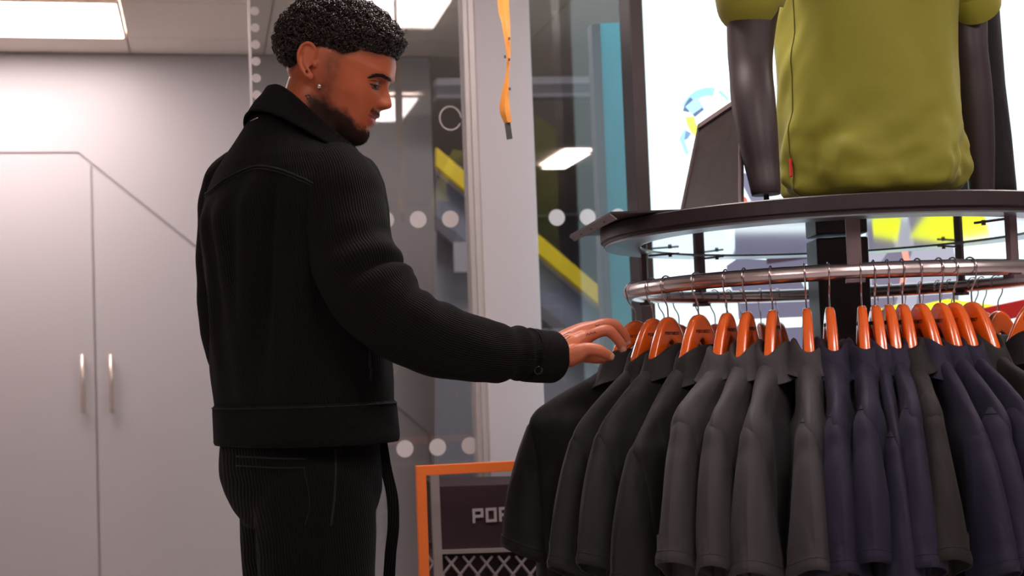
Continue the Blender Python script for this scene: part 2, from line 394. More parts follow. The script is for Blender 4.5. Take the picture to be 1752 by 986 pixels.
# ------------------------------------------------------------------ glass partition with pillar
gb = GLP.copy(); gb.z = 0
def gu(px, py): u_, v_, _ = uvw(gls(px, py), gb); return u_, v_
def gp(u_, v_, off=0): return gb+WD*u_+UP*v_+WN*off
ug0, _ = gu(429, 120); um0, _ = gu(812, 400); um1, _ = gu(914, 400); ug1 = gu(1500, 400)[0]
part = empty('window_1', tuple(gp(um0, 0))); part['kind'] = 'structure'
def gbox(u0, u1, v0_, v1_, o0, o1):
    m = MB(); m.prism([gp(u0, v0_, o0), gp(u1, v0_, o0), gp(u1, v0_, o1), gp(u0, v0_, o1)], (0, 0, v1_-v0_)); return m
gbox(ug0, um0-0.02, 0.02, H-0.01, -0.005, 0.005).obj('glass_pane', M['glass'], part)['label'] = 'left glass pane with rows of round dots'
gbox(um1, ug1, 0.02, H-0.01, -0.005, 0.005).obj('glass_pane', M['glass'], part)['label'] = 'right glass pane beside the lit display'
gbox(um0-0.022, um0+0.012, 0.0, H-0.005, -0.03, 0.035).obj('window_frame', M['alu'], part, bevel=0.003)
gbox(um0-0.006, um0+0.016, 0.0, H-0.006, -0.02, 0.045).obj('frame_bead', M['alu'], part, bevel=0.002)
m = gbox(um0+0.012, um1, 0.0, H-0.005, -0.06, 0.05); o = m.obj('pillar', M['post'], part, bevel=0.004)
def disc(c, r, n_, nrm, th, seg=24):
    a = WD; b = UP; m = MB()
    m.prism([c+a*(r*math.cos(k*2*pi/seg))+b*(r*math.sin(k*2*pi/seg)) for k in range(seg)], nrm*th); return m
u715, vt = gu(715, 376); u770, _ = gu(770, 375); sp_ = u770-u715
_, vb = gu(735, 766)
for k in range(-9, 2):
    uu = u715+k*sp_
    if uu > ug0+0.08:
        disc(gp(uu, vt, 0.0055), 0.0258, 0, WN, 0.0006).obj('dot', M['dot'], part)
        disc(gp(uu+0.036, vb, 0.0055), 0.0258, 0, WN, 0.0006).obj('dot', M['dot'], part)
u952, _ = gu(952, 374)
for k in range(0, 7):
    disc(gp(u952+k*sp_, vt, 0.0055), 0.0258, 0, WN, 0.0006).obj('dot', M['dot'], part)
    disc(gp(u952+k*sp_, vb, 0.0055), 0.0258, 0, WN, 0.0006).obj('dot', M['dot'], part)
uc_, vc_ = gu(437, 77)
for k in range(-3, 38):
    vv = vc_-k*0.0505
    if vv > 0.1 and vv < H-0.02: disc(gp(uc_, vv, 0.0055), 0.0135, 0, WN, 0.0006, 16).obj('small_dot', M['dot'], part)
m = gbox(ug0-0.004, ug0+0.003, 0.0, H-0.01, -0.008, 0.008); m.obj('edge_trim', M['alu'], part)
# ring smudge / sticker outline on the glass
m = MB(); cc_ = gls(770, 203, 0.006); pts = [cc_+WD*(0.033*math.cos(a))+UP*(0.036*math.sin(a)) for a in np.linspace(0, 2*pi*0.93, 30)]
m.tube(pts, 0.0022, 6, flat=.3); m.obj('ring_mark', M['dot'], part, smooth=True)

# ------------------------------------------------------------------ space behind the glass: beam, stair, rail
BP = P(900, 400, 6.3)
def bh(px, py, off=0): return on_plane(px, py, BP, WN)+WN*off
beam = empty('ceiling_beam', tuple(bh(900, 150)), 'long horizontal light and dark beam behind the glass', 'beam')
def strip(pts, th, name, mt, parent=None):
    m = MB(); m.prism([bh(*p) for p in pts], WN*th); return m.obj(name, mt, parent)
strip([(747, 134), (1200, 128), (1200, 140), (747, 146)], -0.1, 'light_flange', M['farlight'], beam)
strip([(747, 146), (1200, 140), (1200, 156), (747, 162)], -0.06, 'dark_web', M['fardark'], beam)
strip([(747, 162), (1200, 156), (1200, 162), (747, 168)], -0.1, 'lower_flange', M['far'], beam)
def strip_at(pts, Y0, th, name, mt, parent=None, ):
    bp_ = P(900, 400, Y0); m = MB(); m.prism([on_plane(a, b, bp_, WN) for a, b in pts], -WN*th); return m.obj(name, mt, parent)
stair = empty('staircase', tuple(Vector((P(900, 640, 6.1).x, 6.1, 0))), 'staircase behind the glass descending to the right under a yellow rail', 'staircase')
def ln(x, x0, y0, x1, y1): return y0+(y1-y0)*(x-x0)/(x1-x0)
def band(x0, x1, a0, a1, th): return None
yl = lambda x: 240+(x-745)*0.855   # upper edge of rail
def diag(x0, x1, o0, o1, Y0, th, name, mt):
    return strip_at([(x0, yl(x0)+o0), (x1, yl(x1)+o0), (x1, yl(x1)+o1), (x0, yl(x0)+o1)], Y0, th, name, mt, stair)
diag(747, 1300, 10, 42, 6.1, 0.05, 'yellow_handrail', M['yellow'])
diag(747, 1300, 42, 52, 6.15, 0.03, 'rail_lower_trim', M['farlight'])  # pale strip along the underside of the handrail
diag(747, 1300, 52, 128, 6.2, 0.03, 'balustrade_panel', M['slate'])
diag(747, 1300, 128, 150, 6.18, 0.06, 'stringer', M['fardark'])
strip_at([(747, yl(747)+150), (1250, yl(1250)+150), (1250, 1000), (747, 1000)], 6.3, 0.05, 'under_stair_panel', M['far'], stair)
m = MB(); c_ = P(800, 440, 6.12); m.box(c_, (0.06, 0.01, 0.065), (WD, WN, UP)); m.obj('pale_notice', M['farlight'], stair)
# teal sheet added behind right pane in place of a reflection in the glass
tealr = empty('teal_reflection_sheet', tuple(P(1062, 900, 4.75)), 'tall teal sheet standing in for a reflection in the right-hand glass pane', 'board')
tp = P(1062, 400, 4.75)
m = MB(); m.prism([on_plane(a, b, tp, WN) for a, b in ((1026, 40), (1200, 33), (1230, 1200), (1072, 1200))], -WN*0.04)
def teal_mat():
    m_ = bpy.data.materials.new('translucent_teal_reflection'); m_.use_nodes = True; nt = m_.node_tree; b = nt.nodes['Principled BSDF']
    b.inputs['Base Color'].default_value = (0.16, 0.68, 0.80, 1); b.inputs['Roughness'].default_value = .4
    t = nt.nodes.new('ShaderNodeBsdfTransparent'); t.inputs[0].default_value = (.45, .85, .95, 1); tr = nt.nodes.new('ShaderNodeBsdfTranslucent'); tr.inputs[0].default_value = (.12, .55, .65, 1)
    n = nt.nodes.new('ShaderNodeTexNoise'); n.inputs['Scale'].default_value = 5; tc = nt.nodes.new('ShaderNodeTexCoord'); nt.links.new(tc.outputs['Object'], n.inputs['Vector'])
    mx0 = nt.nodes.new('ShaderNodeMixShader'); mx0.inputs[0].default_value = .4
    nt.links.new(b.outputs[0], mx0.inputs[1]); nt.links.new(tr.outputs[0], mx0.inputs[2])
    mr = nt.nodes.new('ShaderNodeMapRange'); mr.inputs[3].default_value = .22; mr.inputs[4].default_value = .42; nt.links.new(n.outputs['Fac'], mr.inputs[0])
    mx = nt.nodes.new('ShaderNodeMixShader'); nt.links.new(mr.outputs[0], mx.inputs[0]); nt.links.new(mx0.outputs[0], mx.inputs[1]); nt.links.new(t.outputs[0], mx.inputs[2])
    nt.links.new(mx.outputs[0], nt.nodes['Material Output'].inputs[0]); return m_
m.obj('reflection_sheet', teal_mat(), tealr)
m = MB(); m.prism([on_plane(a, b, tp, WN) for a, b in ((1012, 42), (1027, 40), (1073, 1200), (1058, 1200))], -WN*0.05); m.obj('reflection_edge', M['fardark'], tealr)  # dark strip added as the edge of the teal reflection

# ------------------------------------------------------------------ backlit display
def sc(px, py, off=0): return on_plane(px, py, SCP, WN)+WN*off
disp = empty('backlit_display', tuple(Vector((sc(1400, 640).x, sc(1400, 640).y, 0))), 'large backlit fabric display behind the round clothes rail, sports figure print on white', 'display')
sb = SCP.copy(); sb.z = 0
def su(px, py): u_, v_, _ = uvw(sc(px, py), sb); return u_, v_
def spn(u_, v_, off=0): return sb+WD*u_+UP*v_+WN*off
s0, _ = su(1108, 300); s1 = s0+1.75
def sbox(u0, u1, v0_, v1_, o0, o1):
    m = MB(); m.prism([spn(u0, v0_, o0), spn(u1, v0_, o0), spn(u1, v0_, o1), spn(u0, v0_, o1)], (0, 0, v1_-v0_)); return m
sbox(s0, s1, 0.1, 2.38, -0.06, 0.0).obj('lit_fabric', M['screen'], disp)
for a, b, c, d in ((s0-0.040, s0, 0.06, 2.42), (s1, s1+0.04, 0.06, 2.42)): sbox(a, b, c, d, -0.08, 0.02).obj('frame_rail', M['black_metal'], disp, bevel=.002)
for c, d in ((0.04, 0.10), (2.38, 2.43)): sbox(s0-0.04, s1+0.04, c, d, -0.08, 0.02).obj('frame_rail', M['black_metal'], disp, bevel=.002)
PR = {}
def pm(col, s=1.0):
    k = tuple(col)
    if k not in PR: PR[k] = emat('backlit_print', col, s)
    return PR[k]
def pr(pts, col, lay=1):
    m = MB(); m.prism([sc(a, b, 0.0008*lay) for a, b in pts], -WN*0.0006); return m.obj('printed_shape', pm(col), disp)
TE, NV, LI, SL, GR, YE, RD = (.28, .62, .72), (.10, .14, .30), (.55, .80, .12), (.11, .11, .17), (.35, .38, .42), (.72, .80, .02), (.80, .12, .08)
def arcpoly(cx, cy, r0, r1, a0, a1, n=12):
    a = np.linspace(math.radians(a0), math.radians(a1), n)
    return [(cx+r1*math.cos(t), cy-r1*math.sin(t)) for t in a]+[(cx+r0*math.cos(t), cy-r0*math.sin(t)) for t in a[::-1]]
pr(arcpoly(1214, 200, 0, 44, 0, 359, 28), (.82, .92, .95), 1)
pr(arcpoly(1214, 200, 36, 50, 80, 158), TE, 2)
pr(arcpoly(1214, 200, 36, 47, 135, 168), NV, 3)
pr([(1172, 183), (1192, 166), (1203, 184), (1186, 198)], (.38, .76, .88), 4)
pr([(1184, 196), (1201, 184), (1204, 188), (1188, 201)], NV, 5)
pr(arcpoly(1214, 200, 26, 41, 180, 235), LI, 2)
pr([(1171, 222), (1162, 238), (1174, 266), (1178, 262), (1170, 240), (1182, 228)], (.30, .66, .80), 3)
pr([(1173, 224), (1182, 228), (1176, 238), (1170, 240)], (.16, .28, .50), 4)
pr([(1232, 155), (1246, 168), (1246, 174), (1228, 158)], TE, 3)
pr([(1262, 300), (1285, 345), (1320, 352), (1300, 310), (1274, 296)], (.16, .16, .24), 2)
pr([(1264, 335), (1270, 360), (1285, 360), (1276, 338)], RD, 3)
pr([(1243, 455), (1262, 442), (1330, 446), (1400, 440), (1420, 520), (1405, 640), (1270, 640), (1262, 520), (1245, 480)], SL, 1)
pr([(1310, 437), (1400, 425), (1400, 440), (1312, 452)], (.03, .02, .03), 3)
pr([(1245, 548), (1440, 540), (1440, 556), (1245, 566)], (.80, .92, .96), 4)
pr([(1360, 462), (1392, 448), (1396, 492), (1380, 500)], (.55, .70, .72), 2)
pr([(1290, 600), (1340, 590), (1350, 640), (1300, 650)], (.75, .88, .93), 3)
pr([(1480, 420), (1560, 380), (1625, 392), (1640, 470), (1600, 560), (1490, 560)], (.30, .31, .38), 1)
pr([(1492, 470), (1540, 400), (1560, 430), (1520, 560), (1490, 560)], (.14, .13, .19), 2)
pr([(1535, 400), (1548, 398), (1556, 450), (1545, 500), (1536, 500), (1546, 448)], (.90, .30, .22), 3)
pr([(1570, 500), (1640, 490), (1640, 580), (1560, 600)], (.16, .15, .22), 2)
pr([(1560, 525), (1620, 512), (1700, 522), (1690, 575), (1640, 590), (1600, 570)], YE, 5)
pr([(1500, 530), (1540, 520), (1560, 590), (1500, 590)], YE, 5)
pr([(1640, 300), (1700, 350), (1690, 420), (1640, 410)], (.60, .72, .78), 2)

# ------------------------------------------------------------------ round clothes rail
RC = Vector((0.672, 2.90, 0)); RR = 0.430; RZ = 1.251; SR = 0.487; SZ = 1.343; ST = 1.381
stand = empty('round_clothes_rail', (RC.x, RC.y, 0), 'round steel clothes rail with black centre column under a round black shelf', 'clothes rail')
def circ(r, z, n=96, a0=0): return [Vector((RC.x+r*math.cos(a0+k*2*pi/n), RC.y+r*math.sin(a0+k*2*pi/n), z)) for k in range(n)]
m = MB(); rings = []
for k in range(97):
    a = k*2*pi/96; c = Vector((math.cos(a), math.sin(a), 0))
    rings.append([RC+c*(RR+0.0148*math.cos(q*2*pi/16))+UP*(RZ+0.0148*math.sin(q*2*pi/16)) for q in range(16)])
m.loft(rings, False); m.obj('hanging_rail', M['chrome'], stand, smooth=True)
m = MB(); m.loft([circ(0.405, SZ+0.004), circ(SR-0.006, SZ+0.004), circ(SR-0.006, SZ+0.010), circ(SR, SZ+0.012), circ(SR, ST-0.002), circ(SR-0.002, ST), circ(0.02, ST)], False)
m.obj('shelf', M['black_metal'], stand)
m = MB(); m.loft([circ(SR-0.008, SZ+0.004), circ(SR-0.008, SZ-0.000), circ(0.413, SZ), circ(0.405, SZ+0.001), circ(0.405, SZ+0.006)], False); m.obj('shelf_rim', M['shelf_ring'], stand)
m = MB(); m.loft([circ(0.405, SZ+0.0035), circ(0.02, SZ+0.0035)], False); m.obj('shelf_underside', M['shelf_under'], stand)
m = MB(); m.box((RC.x-0.005, RC.y, SZ/2), (0.052, 0.052, SZ/2)); m.obj('centre_column', M['black_metal'], stand, bevel=.004)
m = MB(); m.loft([circ(0.3, 0.0, 48), circ(0.3, 0.012, 48), circ(0.05, 0.03, 48)], True); m.obj('base_plate', M['black_metal'], stand)
def rail_angle(px, front=True, r=RR, z=RZ):
    best = None
    rng = np.linspace(-pi, 0, 1441) if front else np.linspace(0, pi, 1441)
    for a in rng:
        x, _ = proj(Vector((RC.x+r*math.cos(a), RC.y+r*math.sin(a), z)))
        if best is None or abs(x-px) < best[0]: best = (abs(x-px), a)
    return best[1]
for px, fr, wd in ((1105, False, 0.006), (1199, False, 0.0125), (1463, True, 0.0125), (1645, False, 0.008), (1734, True, 0.010)):
    a = rail_angle(px, fr); c = RC+Vector((math.cos(a), math.sin(a), 0))*(RR-0.001)
    rd = Vector((math.cos(a), math.sin(a), 0)); tg = Vector((-rd.y, rd.x, 0))
    m = MB(); m.box(c+UP*((RZ+SZ)/2+0.004), (0.006, wd, (SZ-RZ)/2-0.003), (rd, tg, UP)); m.obj('rail_post', M['brown_metal'], stand, bevel=.001)
    m = MB(); m.box(c+UP*(RZ-0.017), (0.012, wd+0.004, 0.0035), (rd, tg, UP)); m.obj('rail_bracket', M['brown_metal'], stand, bevel=.001)
    m = MB()
    m.box(c-rd*0.045+UP*(SZ-0.004), (0.035, 0.0025, 0.002), (rd, tg, UP)); m.tube([c-rd*0.06+UP*(SZ-0.001), c-rd*0.06+UP*(SZ-0.010)], 0.004, 8)
    m.obj('shelf_clip', M['brown_metal'], stand)
# cross arms from column to rail
for k in range(3):
    a = math.radians(20+k*60)
    m = MB(); rd = Vector((math.cos(a), math.sin(a), 0)); m.tube([RC-rd*(RR-.01)+UP*(0.32), RC+rd*(RR-.01)+UP*(0.32)], 0.008, 8); m.obj('cross_arm', M['brown_metal'], stand, smooth=True)

# ------------------------------------------------------------------ hanger + polo shirt
def frame_mat(origin, yaw, tilt=0):
    return Matrix.Translation(origin) @ Matrix.Rotation(yaw, 4, 'Z') @ Matrix.Rotation(tilt, 4, 'X')
ZT = [(0, -.060), (.010, -.0615), (.022, -.070), (.032, -.085), (.042, -.104), (.06, -.147), (.08, -.182), (.1, -.208), (.15, -.252), (.205, -.28)]
ZB = [(0, -.106), (.010, -.112), (.026, -.140), (.040, -.155), (.06, -.182), (.08, -.208), (.1, -.232), (.15, -.270), (.205, -.295)]
def hanger_mesh():
    m = MB(); rings = []
    for x in np.linspace(-.142, .142, 45):
        zt = interp(abs(x), ZT); zb = interp(abs(x), ZB)
        e = max(0, (abs(x)-.127)/.015); sh = 1-.5*e*e
        zc, hz = (zt+zb)/2, (zt-zb)/2*sh; hy = (.0085+.004*min(1, abs(x)/.2))*sh
        yo = -.018*(abs(x)/.205)**2
        ring = []
        for q in range(14):
            a = q*2*pi/14+.2; ca, sa = math.cos(a), math.sin(a)
            ring.append(Vector((x, yo+hy*math.copysign(abs(ca)**.45, ca), zc+hz*math.copysign(abs(sa)**.45, sa))))
        rings.append(ring)
    m.loft(rings); return m
def hook_mesh(openside=-1):
    m = MB(); pts = []
    for a in np.linspace(math.radians(200), math.radians(-25), 22):
        pts.append((-openside*.0175*math.cos(a)*1.0, 0, .0175*math.sin(a)+0.0))
    e = pts[-1]
    tail = smooth_path([(e[0], 0, e[2]), (.0125*-openside, 0, -.022), (.003*-openside, 0, -.036), (0, 0, -.046), (0, 0, -.066)], 14)
    pts += [tuple(p) for p in tail[1:]]
    m.tube([Vector(p) for p in pts], .0015, 8); return m
HANG_ME = hanger_mesh().obj('tmp_hanger', M['orange'], smooth=True)
HOOK_ME = hook_mesh().obj('tmp_hook', M['wire'], smooth=True)
hme, kme = HANG_ME.data, HOOK_ME.data; hme.name = 'hanger_body'; kme.name = 'hook'
bpy.data.objects.remove(HANG_ME); bpy.data.objects.remove(HOOK_ME)
LET = block_text('PORTWEST', 0.0060, 0.0002); LET.materials.append(M['ink'])
def link(name, me, parent, mtx=None):
    o = bpy.data.objects.new(name, me); C.objects.link(o); o.parent = parent
    if mtx is not None: o.matrix_basis = mtx
    return o
def make_hanger(mtx, label, group, text=True):
    r = empty('coat_hanger', (0, 0, 0), label, 'hanger', group); r.matrix_basis = mtx
    link('hanger_body', hme, r); link('hook', kme, r)
    if text:
        link('lettering', LET, r, Matrix.Translation((0, .0088, -.092)) @ Matrix.Rotation(pi, 4, 'Z') @ Matrix.Rotation(pi/2, 4, 'X'))
        link('lettering', LET, r, Matrix.Translation((0, -.0090, -.092)) @ Matrix.Rotation(pi/2, 4, 'X'))
    return r
def ring_se(cx, cz, hx, hy, n=40, yo=0, e=1.0, fold=None, rnd=0):
    out = []
    for k in range(n):
        a = k*2*pi/n; ca, sa = math.cos(a), math.sin(a)
        x = cx+hx*math.copysign(abs(ca)**e, ca); y = yo+hy*math.copysign(abs(sa)**e, sa)
        out.append(Vector((x, y, cz)))
    return out
def make_shirt(mtx, color, label, group, rng, thick=1.0, drop=0.0, sl_len=1.0, cardtag=False):
    r = empty('polo_shirt', (0, 0, 0), label, 'polo shirt', group); r.matrix_basis = mtx
    mt = SH[color]
    ph = [rng.uniform(0, 6.28) for _ in range(8)]
    def loc(m, name, sm=True, mat_=None):
        me = bpy.data.meshes.new(name); me.from_pydata([tuple(p) for p in m.v], [], m.f)
        if sm: me.shade_smooth()
        me.materials.append(mat_ or mt)
        return link(name, me, r)
    # torso
    prof = [(-.135, .050, .019), (-.150, .062, .022), (-.165, .080, .025), (-.182, .106, .026), (-.205, .140, .025), (-.228, .170, .024), (-.246, .190, .026), (-.268, .202, .033),
            (-.30, .200, .038), (-.36, .196, .043), (-.44, .196, .046), (-.52, .198, .048), (-.60, .200, .05), (-.68, .202, .052), (-.76, .205, .055), (-.775, .205, .054)]
    P2 = smooth_path([(z, a, b) for z, a, b in prof], 46)
    rings = []
    for z, hx, hy in P2:
        dz = max(0, -z-.15); g = min(1, dz/.25)
        ring = []
        zz = z-drop*min(1, max(0, (hx-.09)/.10))
        for k in range(56):
            a = k*2*pi/56; ca, sa = math.cos(a), math.sin(a)
            x = hx*math.copysign(abs(ca)**.9, ca)
            f = 1+g*.30*math.sin(x*38+ph[0]+z*5)+g*.18*math.sin(x*75+ph[1]-z*8)
            y = hy*thick*math.copysign(abs(sa)**.75, sa)*max(.35, f)-.018*(x/.205)**2*(1-g*.5)
            y += g*.010*math.sin(x*22+ph[2]+z*4)
            ring.append(Vector((x, y, zz)))
        rings.append(ring)
    m = MB(); m.loft(rings, cap=False); loc(m, 'shirt_body')
    # sleeves
    for s in (1, -1):
        rings = []; N = 26
        for i in range(N):
            t = i/(N-1)
            cx = .168+.034*t+.010*math.sin(t*3); cz = -.244-drop-.262*t*sl_len
            hw = interp(t, [(0, .004), (.04, .018), (.1, .030), (.3, .039), (.6, .050), (1, .061)])
            ht = interp(t, [(0, .002), (.04, .009), (.1, .019), (.3, .026), (.6, .033), (1, .043)])*(.55+.45*thick)
            if i == N-2: hw *= 1.03; ht *= 1.03
            if i in (N-4,): hw *= .985; ht *= .97
            ring = []
            for k in range(28):
                a = k*2*pi/28; ca, sa = math.cos(a), math.sin(a)
                fx = 1+.05*math.sin(3*a+ph[3])*t
                px_ = cx+hw*ca*fx; py_ = ht*math.copysign(abs(sa)**1.12, sa)*(1+.16*t*math.sin(px_*60+ph[4]+t*2))-.016
                ring.append(Vector((s*px_, py_, cz-ca*hw*(-.42)*(t**.7)-.0*sa)))
            rings.append(ring)
        # thin hem turning in
        last = rings[-1]; cen = sum(last, Vector())/len(last)
        rings.append([cen+(p-cen)*.93+Vector((0, 0, .001)) for p in last]); rings.append([cen+(p-cen)*.90+Vector((0, 0, .05)) for p in last])
        m = MB(); m.loft(rings, cap=False); so = loc(m, 'sleeve')
        # stitched hem line and armhole seam as thin piping
        def piping(rg, off, name, rad):
            mm = MB(); c0 = sum(rg, Vector())/len(rg); pts = [c0+(p-c0)*off for p in rg]; pts.append(pts[0])
            mm.tube(pts, rad, 5); me = bpy.data.meshes.new(name); me.from_pydata([tuple(p) for p in mm.v], [], mm.f); me.shade_smooth(); me.materials.append(mt)
            oo = bpy.data.objects.new(name, me); C.objects.link(oo); oo.parent = so
        piping(rings[N-3], 1.004, 'hem_stitching', .0009); piping(rings[1], 1.06, 'armhole_seam', .0010)
        # shoulder seam over the sleeve head
    # collar : stand + fold + leaf
    n = 48; secs = []
    for k in range(n):
        a = k*2*pi/n; ca, sa = math.cos(a), math.sin(a)
        # radii of ellipse and section
        def pt(ro, z): return Vector(((.058+ro)*ca, (.021+ro*.95)*sa*(.6+.4*thick), z))
        wob = .004*math.sin(2*a+ph[5])+.003*math.sin(3*a+ph[6])
        tilt = -.020*abs(ca)**2
        leaf = .048+.006*math.sin(a+ph[7])
        secs.append([pt(-.004, -.150+tilt), pt(-.002, -.128+wob+tilt), pt(.000, -.120+wob+tilt), pt(.005, -.1165+wob+tilt), pt(.010, -.120+wob+tilt), pt(.015, -.135+wob+tilt), pt(.023+wob, -.120-leaf*.75+tilt), pt(.029+wob*1.5, -.120-leaf+tilt), pt(.0305+wob*1.5, -.121-leaf+tilt), pt(.029+wob*1.5, -.1225-leaf+tilt), pt(.022+wob*1.5, -.120-leaf+.006+tilt)])
    m = MB(); m.loft([[secs[k][j] for k in range(n)] for j in range(11)], cap=False); loc(m, 'collar')
    if cardtag:
        m = MB(); m.box((.10, .045, -.27), (.012, .0008, .022)); loc(m, 'swing_tag', False, M['card'])
    return r
FRONT = [ # head px, seam px, seam py, colour, thickness, label
 (1088, 902, 705, 'black', 1.0, 'black polo shirt hanging leftmost on the rail, below the man\'s hand'),
 (1118, 996, 735, 'charcoal', .75, 'charcoal polo shirt showing only a narrow strip, second from the left'),
 (1143, 1036, 728, 'charcoal', .9, 'charcoal polo shirt, third from the left, just right of the fingertips'),
 (1195, 1090, 757, 'black', 1.0, 'black polo shirt with broad black collar, directly left of the grey shirts'),
 (1245, 1183, 690, 'grey', 1.0, 'grey polo shirt with wide open sleeve hem, leftmost of the grey ones'),
 (1277, 1230, 712, 'grey', .9, 'grey polo shirt, second from the left among the grey ones'),
 (1322, 1298, 718, 'grey', 1.0, 'grey polo shirt with a creased collar flap, third among the grey ones'),
 (1379, 1393, 718, 'grey', 1.0, 'grey polo shirt, rightmost of the grey ones, beside the navy shirts'),
 (1420, 1450, 708, 'navy', .9, 'navy polo shirt, leftmost of the navy ones, beside a grey shirt'),
 (1474, 1499, 694, 'navy', .85, 'navy polo shirt with a card tag by its collar, second among the navy ones'),
 (1497, 1546, 742, 'navy', .6, 'navy polo shirt with low shoulder seam, third among the navy ones'),
 (1520, 1582, 694, 'navy', .7, 'navy polo shirt directly left of the blackish khaki shirt'),
 (1545, 1622, 655, 'olive black', .8, 'blackish khaki polo shirt hanging between navy ones'),
 (1573, 1684, 722, 'navy', .7, 'navy polo shirt directly right of the blackish khaki shirt'),
 (1609, 1727, 703, 'navy', .7, 'navy polo shirt, second to the right of the blackish khaki one'),
 (1632, 1768, 690, 'navy', .6, 'navy polo shirt running out of the right edge of the photo'),
 (1662, 1815, 660, 'olive black', .7, 'dark polo shirt shoulder at the right edge under the last orange hanger'),
 (1775, 1960, 690, 'black', .9, 'black shirt on the broad front-facing hanger at the right edge'),
]
HLAB = ['orange hanger facing the camera, half hidden by the man\'s fingertips', 'orange hanger second from the left, mostly behind its neighbour', 'broad orange hanger above the third dark collar from the left',
 'orange hanger above the broad black collar left of the grey shirts', 'orange hanger in the leftmost grey shirt', 'orange hanger in the second grey shirt', 'orange hanger in the third grey shirt, seen nearly edge-on',
 'narrow orange hanger in the rightmost grey shirt, seen edge-on', 'narrow orange hanger in the leftmost navy shirt, before the black column', 'orange hanger in the second navy shirt, right of the black column',
 'orange hanger in the third navy shirt', 'orange hanger just left of the one in the blackish khaki shirt', 'orange hanger in the blackish khaki shirt', 'orange hanger just right of the blackish khaki shirt\'s',
 'third orange hanger from the one facing front at the right edge', 'second orange hanger from the one facing front at the right edge', 'orange hanger with long visible arm beside the one facing front at right', 'broad orange-red hanger facing front at the right edge of the photo']
rng = random.Random(3)
for i, (hx, sx, sy, colr, th, lab) in enumerate(FRONT):
    a = rail_angle(hx-3, True)
    if hx > 1760: a = rail_angle(1768, True)
    org = RC+Vector((math.cos(a), math.sin(a), 0))*RR+UP*RZ
    best = None
    for yw in np.linspace(a-1.1, a+1.1, 441):
        sp2 = org+Vector((math.cos(yw), math.sin(yw), 0))*.193+UP*(-.250)
        x, y = proj(sp2); e = abs(x-sx)+(12*abs(yw-a))
        if best is None or e < best[0]: best = (e, yw, y)
    yaw = best[1]
    if i == 0: yaw = math.radians(182)
    if i == 17: yaw = math.radians(-14)
    drop = (sy-best[2])/1040; drop = max(-.02, min(.032, drop))
    mtx = frame_mat(org+UP*0.0, yaw, math.radians(rng.uniform(-1.5, 1.5)))
    make_hanger(mtx, HLAB[i], 'orange hangers on the front of the rail')
    if i == 0: mtx = mtx @ Matrix.Diagonal((1.09, 1, 1.0, 1))
    make_shirt(mtx, colr, lab, 'polo shirts on the front of the rail', rng, th, drop, (1.12 if i == 0 else rng.uniform(.96, 1.06)), cardtag=(i == 9))
BACK = [1135, 1160, 1196, 1222, 1246, 1268, 1300, 1330, 1500, 1524, 1545, 1575, 1605, 1625, 1665, 1680, 1705]
bcol = ['black', 'charcoal', 'black', 'navy', 'black', 'charcoal', 'navy', 'black', 'black', 'navy', 'charcoal', 'black', 'navy', 'black', 'charcoal', 'black', 'black']
for i, px in enumerate(BACK):
    a = rail_angle(px, False); org = RC+Vector((math.cos(a), math.sin(a), 0))*RR+UP*RZ
    mtx = frame_mat(org, a+rng.uniform(-.12, .12), 0) @ Matrix.Translation((0, 0, 0))
    make_hanger(mtx, 'orange hanger on the far side of the round rail', 'orange hangers on the back of the rail', False)
    make_shirt(mtx, bcol[i], 'dark polo shirt hanging on the far side of the round rail', 'dark polo shirts on the back of the rail', rng, .7, 0.0, 1.0)
# red bar behind right
m = MB(); c_ = P(1722, 533, 3.75); m.box(c_, (0.11, 0.012, 0.022), (Vector((.985, -.0, .17)).normalized(), Vector((0, 1, 0)), UP)); m.box(c_+Vector((.10, .03, -.65)), (.015, .012, .63)); tag(m.obj('red_bar_stand', M['red'], bevel=.002), 'red bar of a stand behind the rail at the right edge', 'stand')

# ------------------------------------------------------------------ things on the shelf
sgn = empty('sign_holder', tuple(P(1200, 360, 2.8)), 'black sign holder with scuffed upright board and flat base plate jutting over the shelf', 'sign holder')
zt = ST+0.002
A = on_z(975, 405, zt); B = on_z(1045, 366, zt); B2 = B+(Vector((1, 0.03, 0)))*.33; A2 = A+Vector((1, 0.03, 0))*.36
m = MB(); m.prism([A, B, B2, A2], (0, 0, .004)); m.obj('base_plate', M['black_metal'], sgn)
dv = (B-A).normalized(); m = MB(); m.prism([A, B, B+Vector((.012, 0, -.010)), A+Vector((.012, 0, -.010))], (-.002, -.001, -.001))
lip = m.obj('front_lip', M['brown_metal'], sgn)
for t in (.25, .5, .8):
    c = A+(B-A)*t+Vector((.0045, -.002, -.006)); m = MB(); m.box(c, (.0012, .008, .0012), (Vector((0, 0, 1)), dv, dv.cross(UP))); m.obj('slot', M['ink'], lip)
def quad_panel(px4, Y4, th, inset=0):
    return [P(a, b, y) for (a, b), y in zip(px4, Y4)]
bq = quad_panel([(1167, 360), (1197, 214), (1268, 166), (1268, 352)], [2.78, 2.86, 2.72, 2.64], 0)
_n = (bq[2]-bq[1]).cross(bq[0]-bq[1]).normalized(); bq[3] = on_plane(1268, 352, bq[0], _n)
nb = (bq[3]-bq[0]).cross(bq[1]-bq[0]).normalized()
if nb.y < 0: nb = -nb
m = MB(); m.prism(bq, nb*.006); bo = m.obj('upright_board', M['board'], sgn)
m = MB()
for k in (0, 1, 2):
    a_, b_ = bq[k], bq[k+1]; d_ = (b_-a_).normalized(); i_ = nb.cross(d_).normalized()
    cen = sum(bq, Vector())/4
    if (cen-a_).dot(i_) < 0: i_ = -i_
    wdt = .012 if k == 1 else .0035
    m.prism([a_, b_, b_+i_*wdt, a_+i_*wdt], -nb*.004)
m.obj('board_edge', M['brown_metal'], bo)

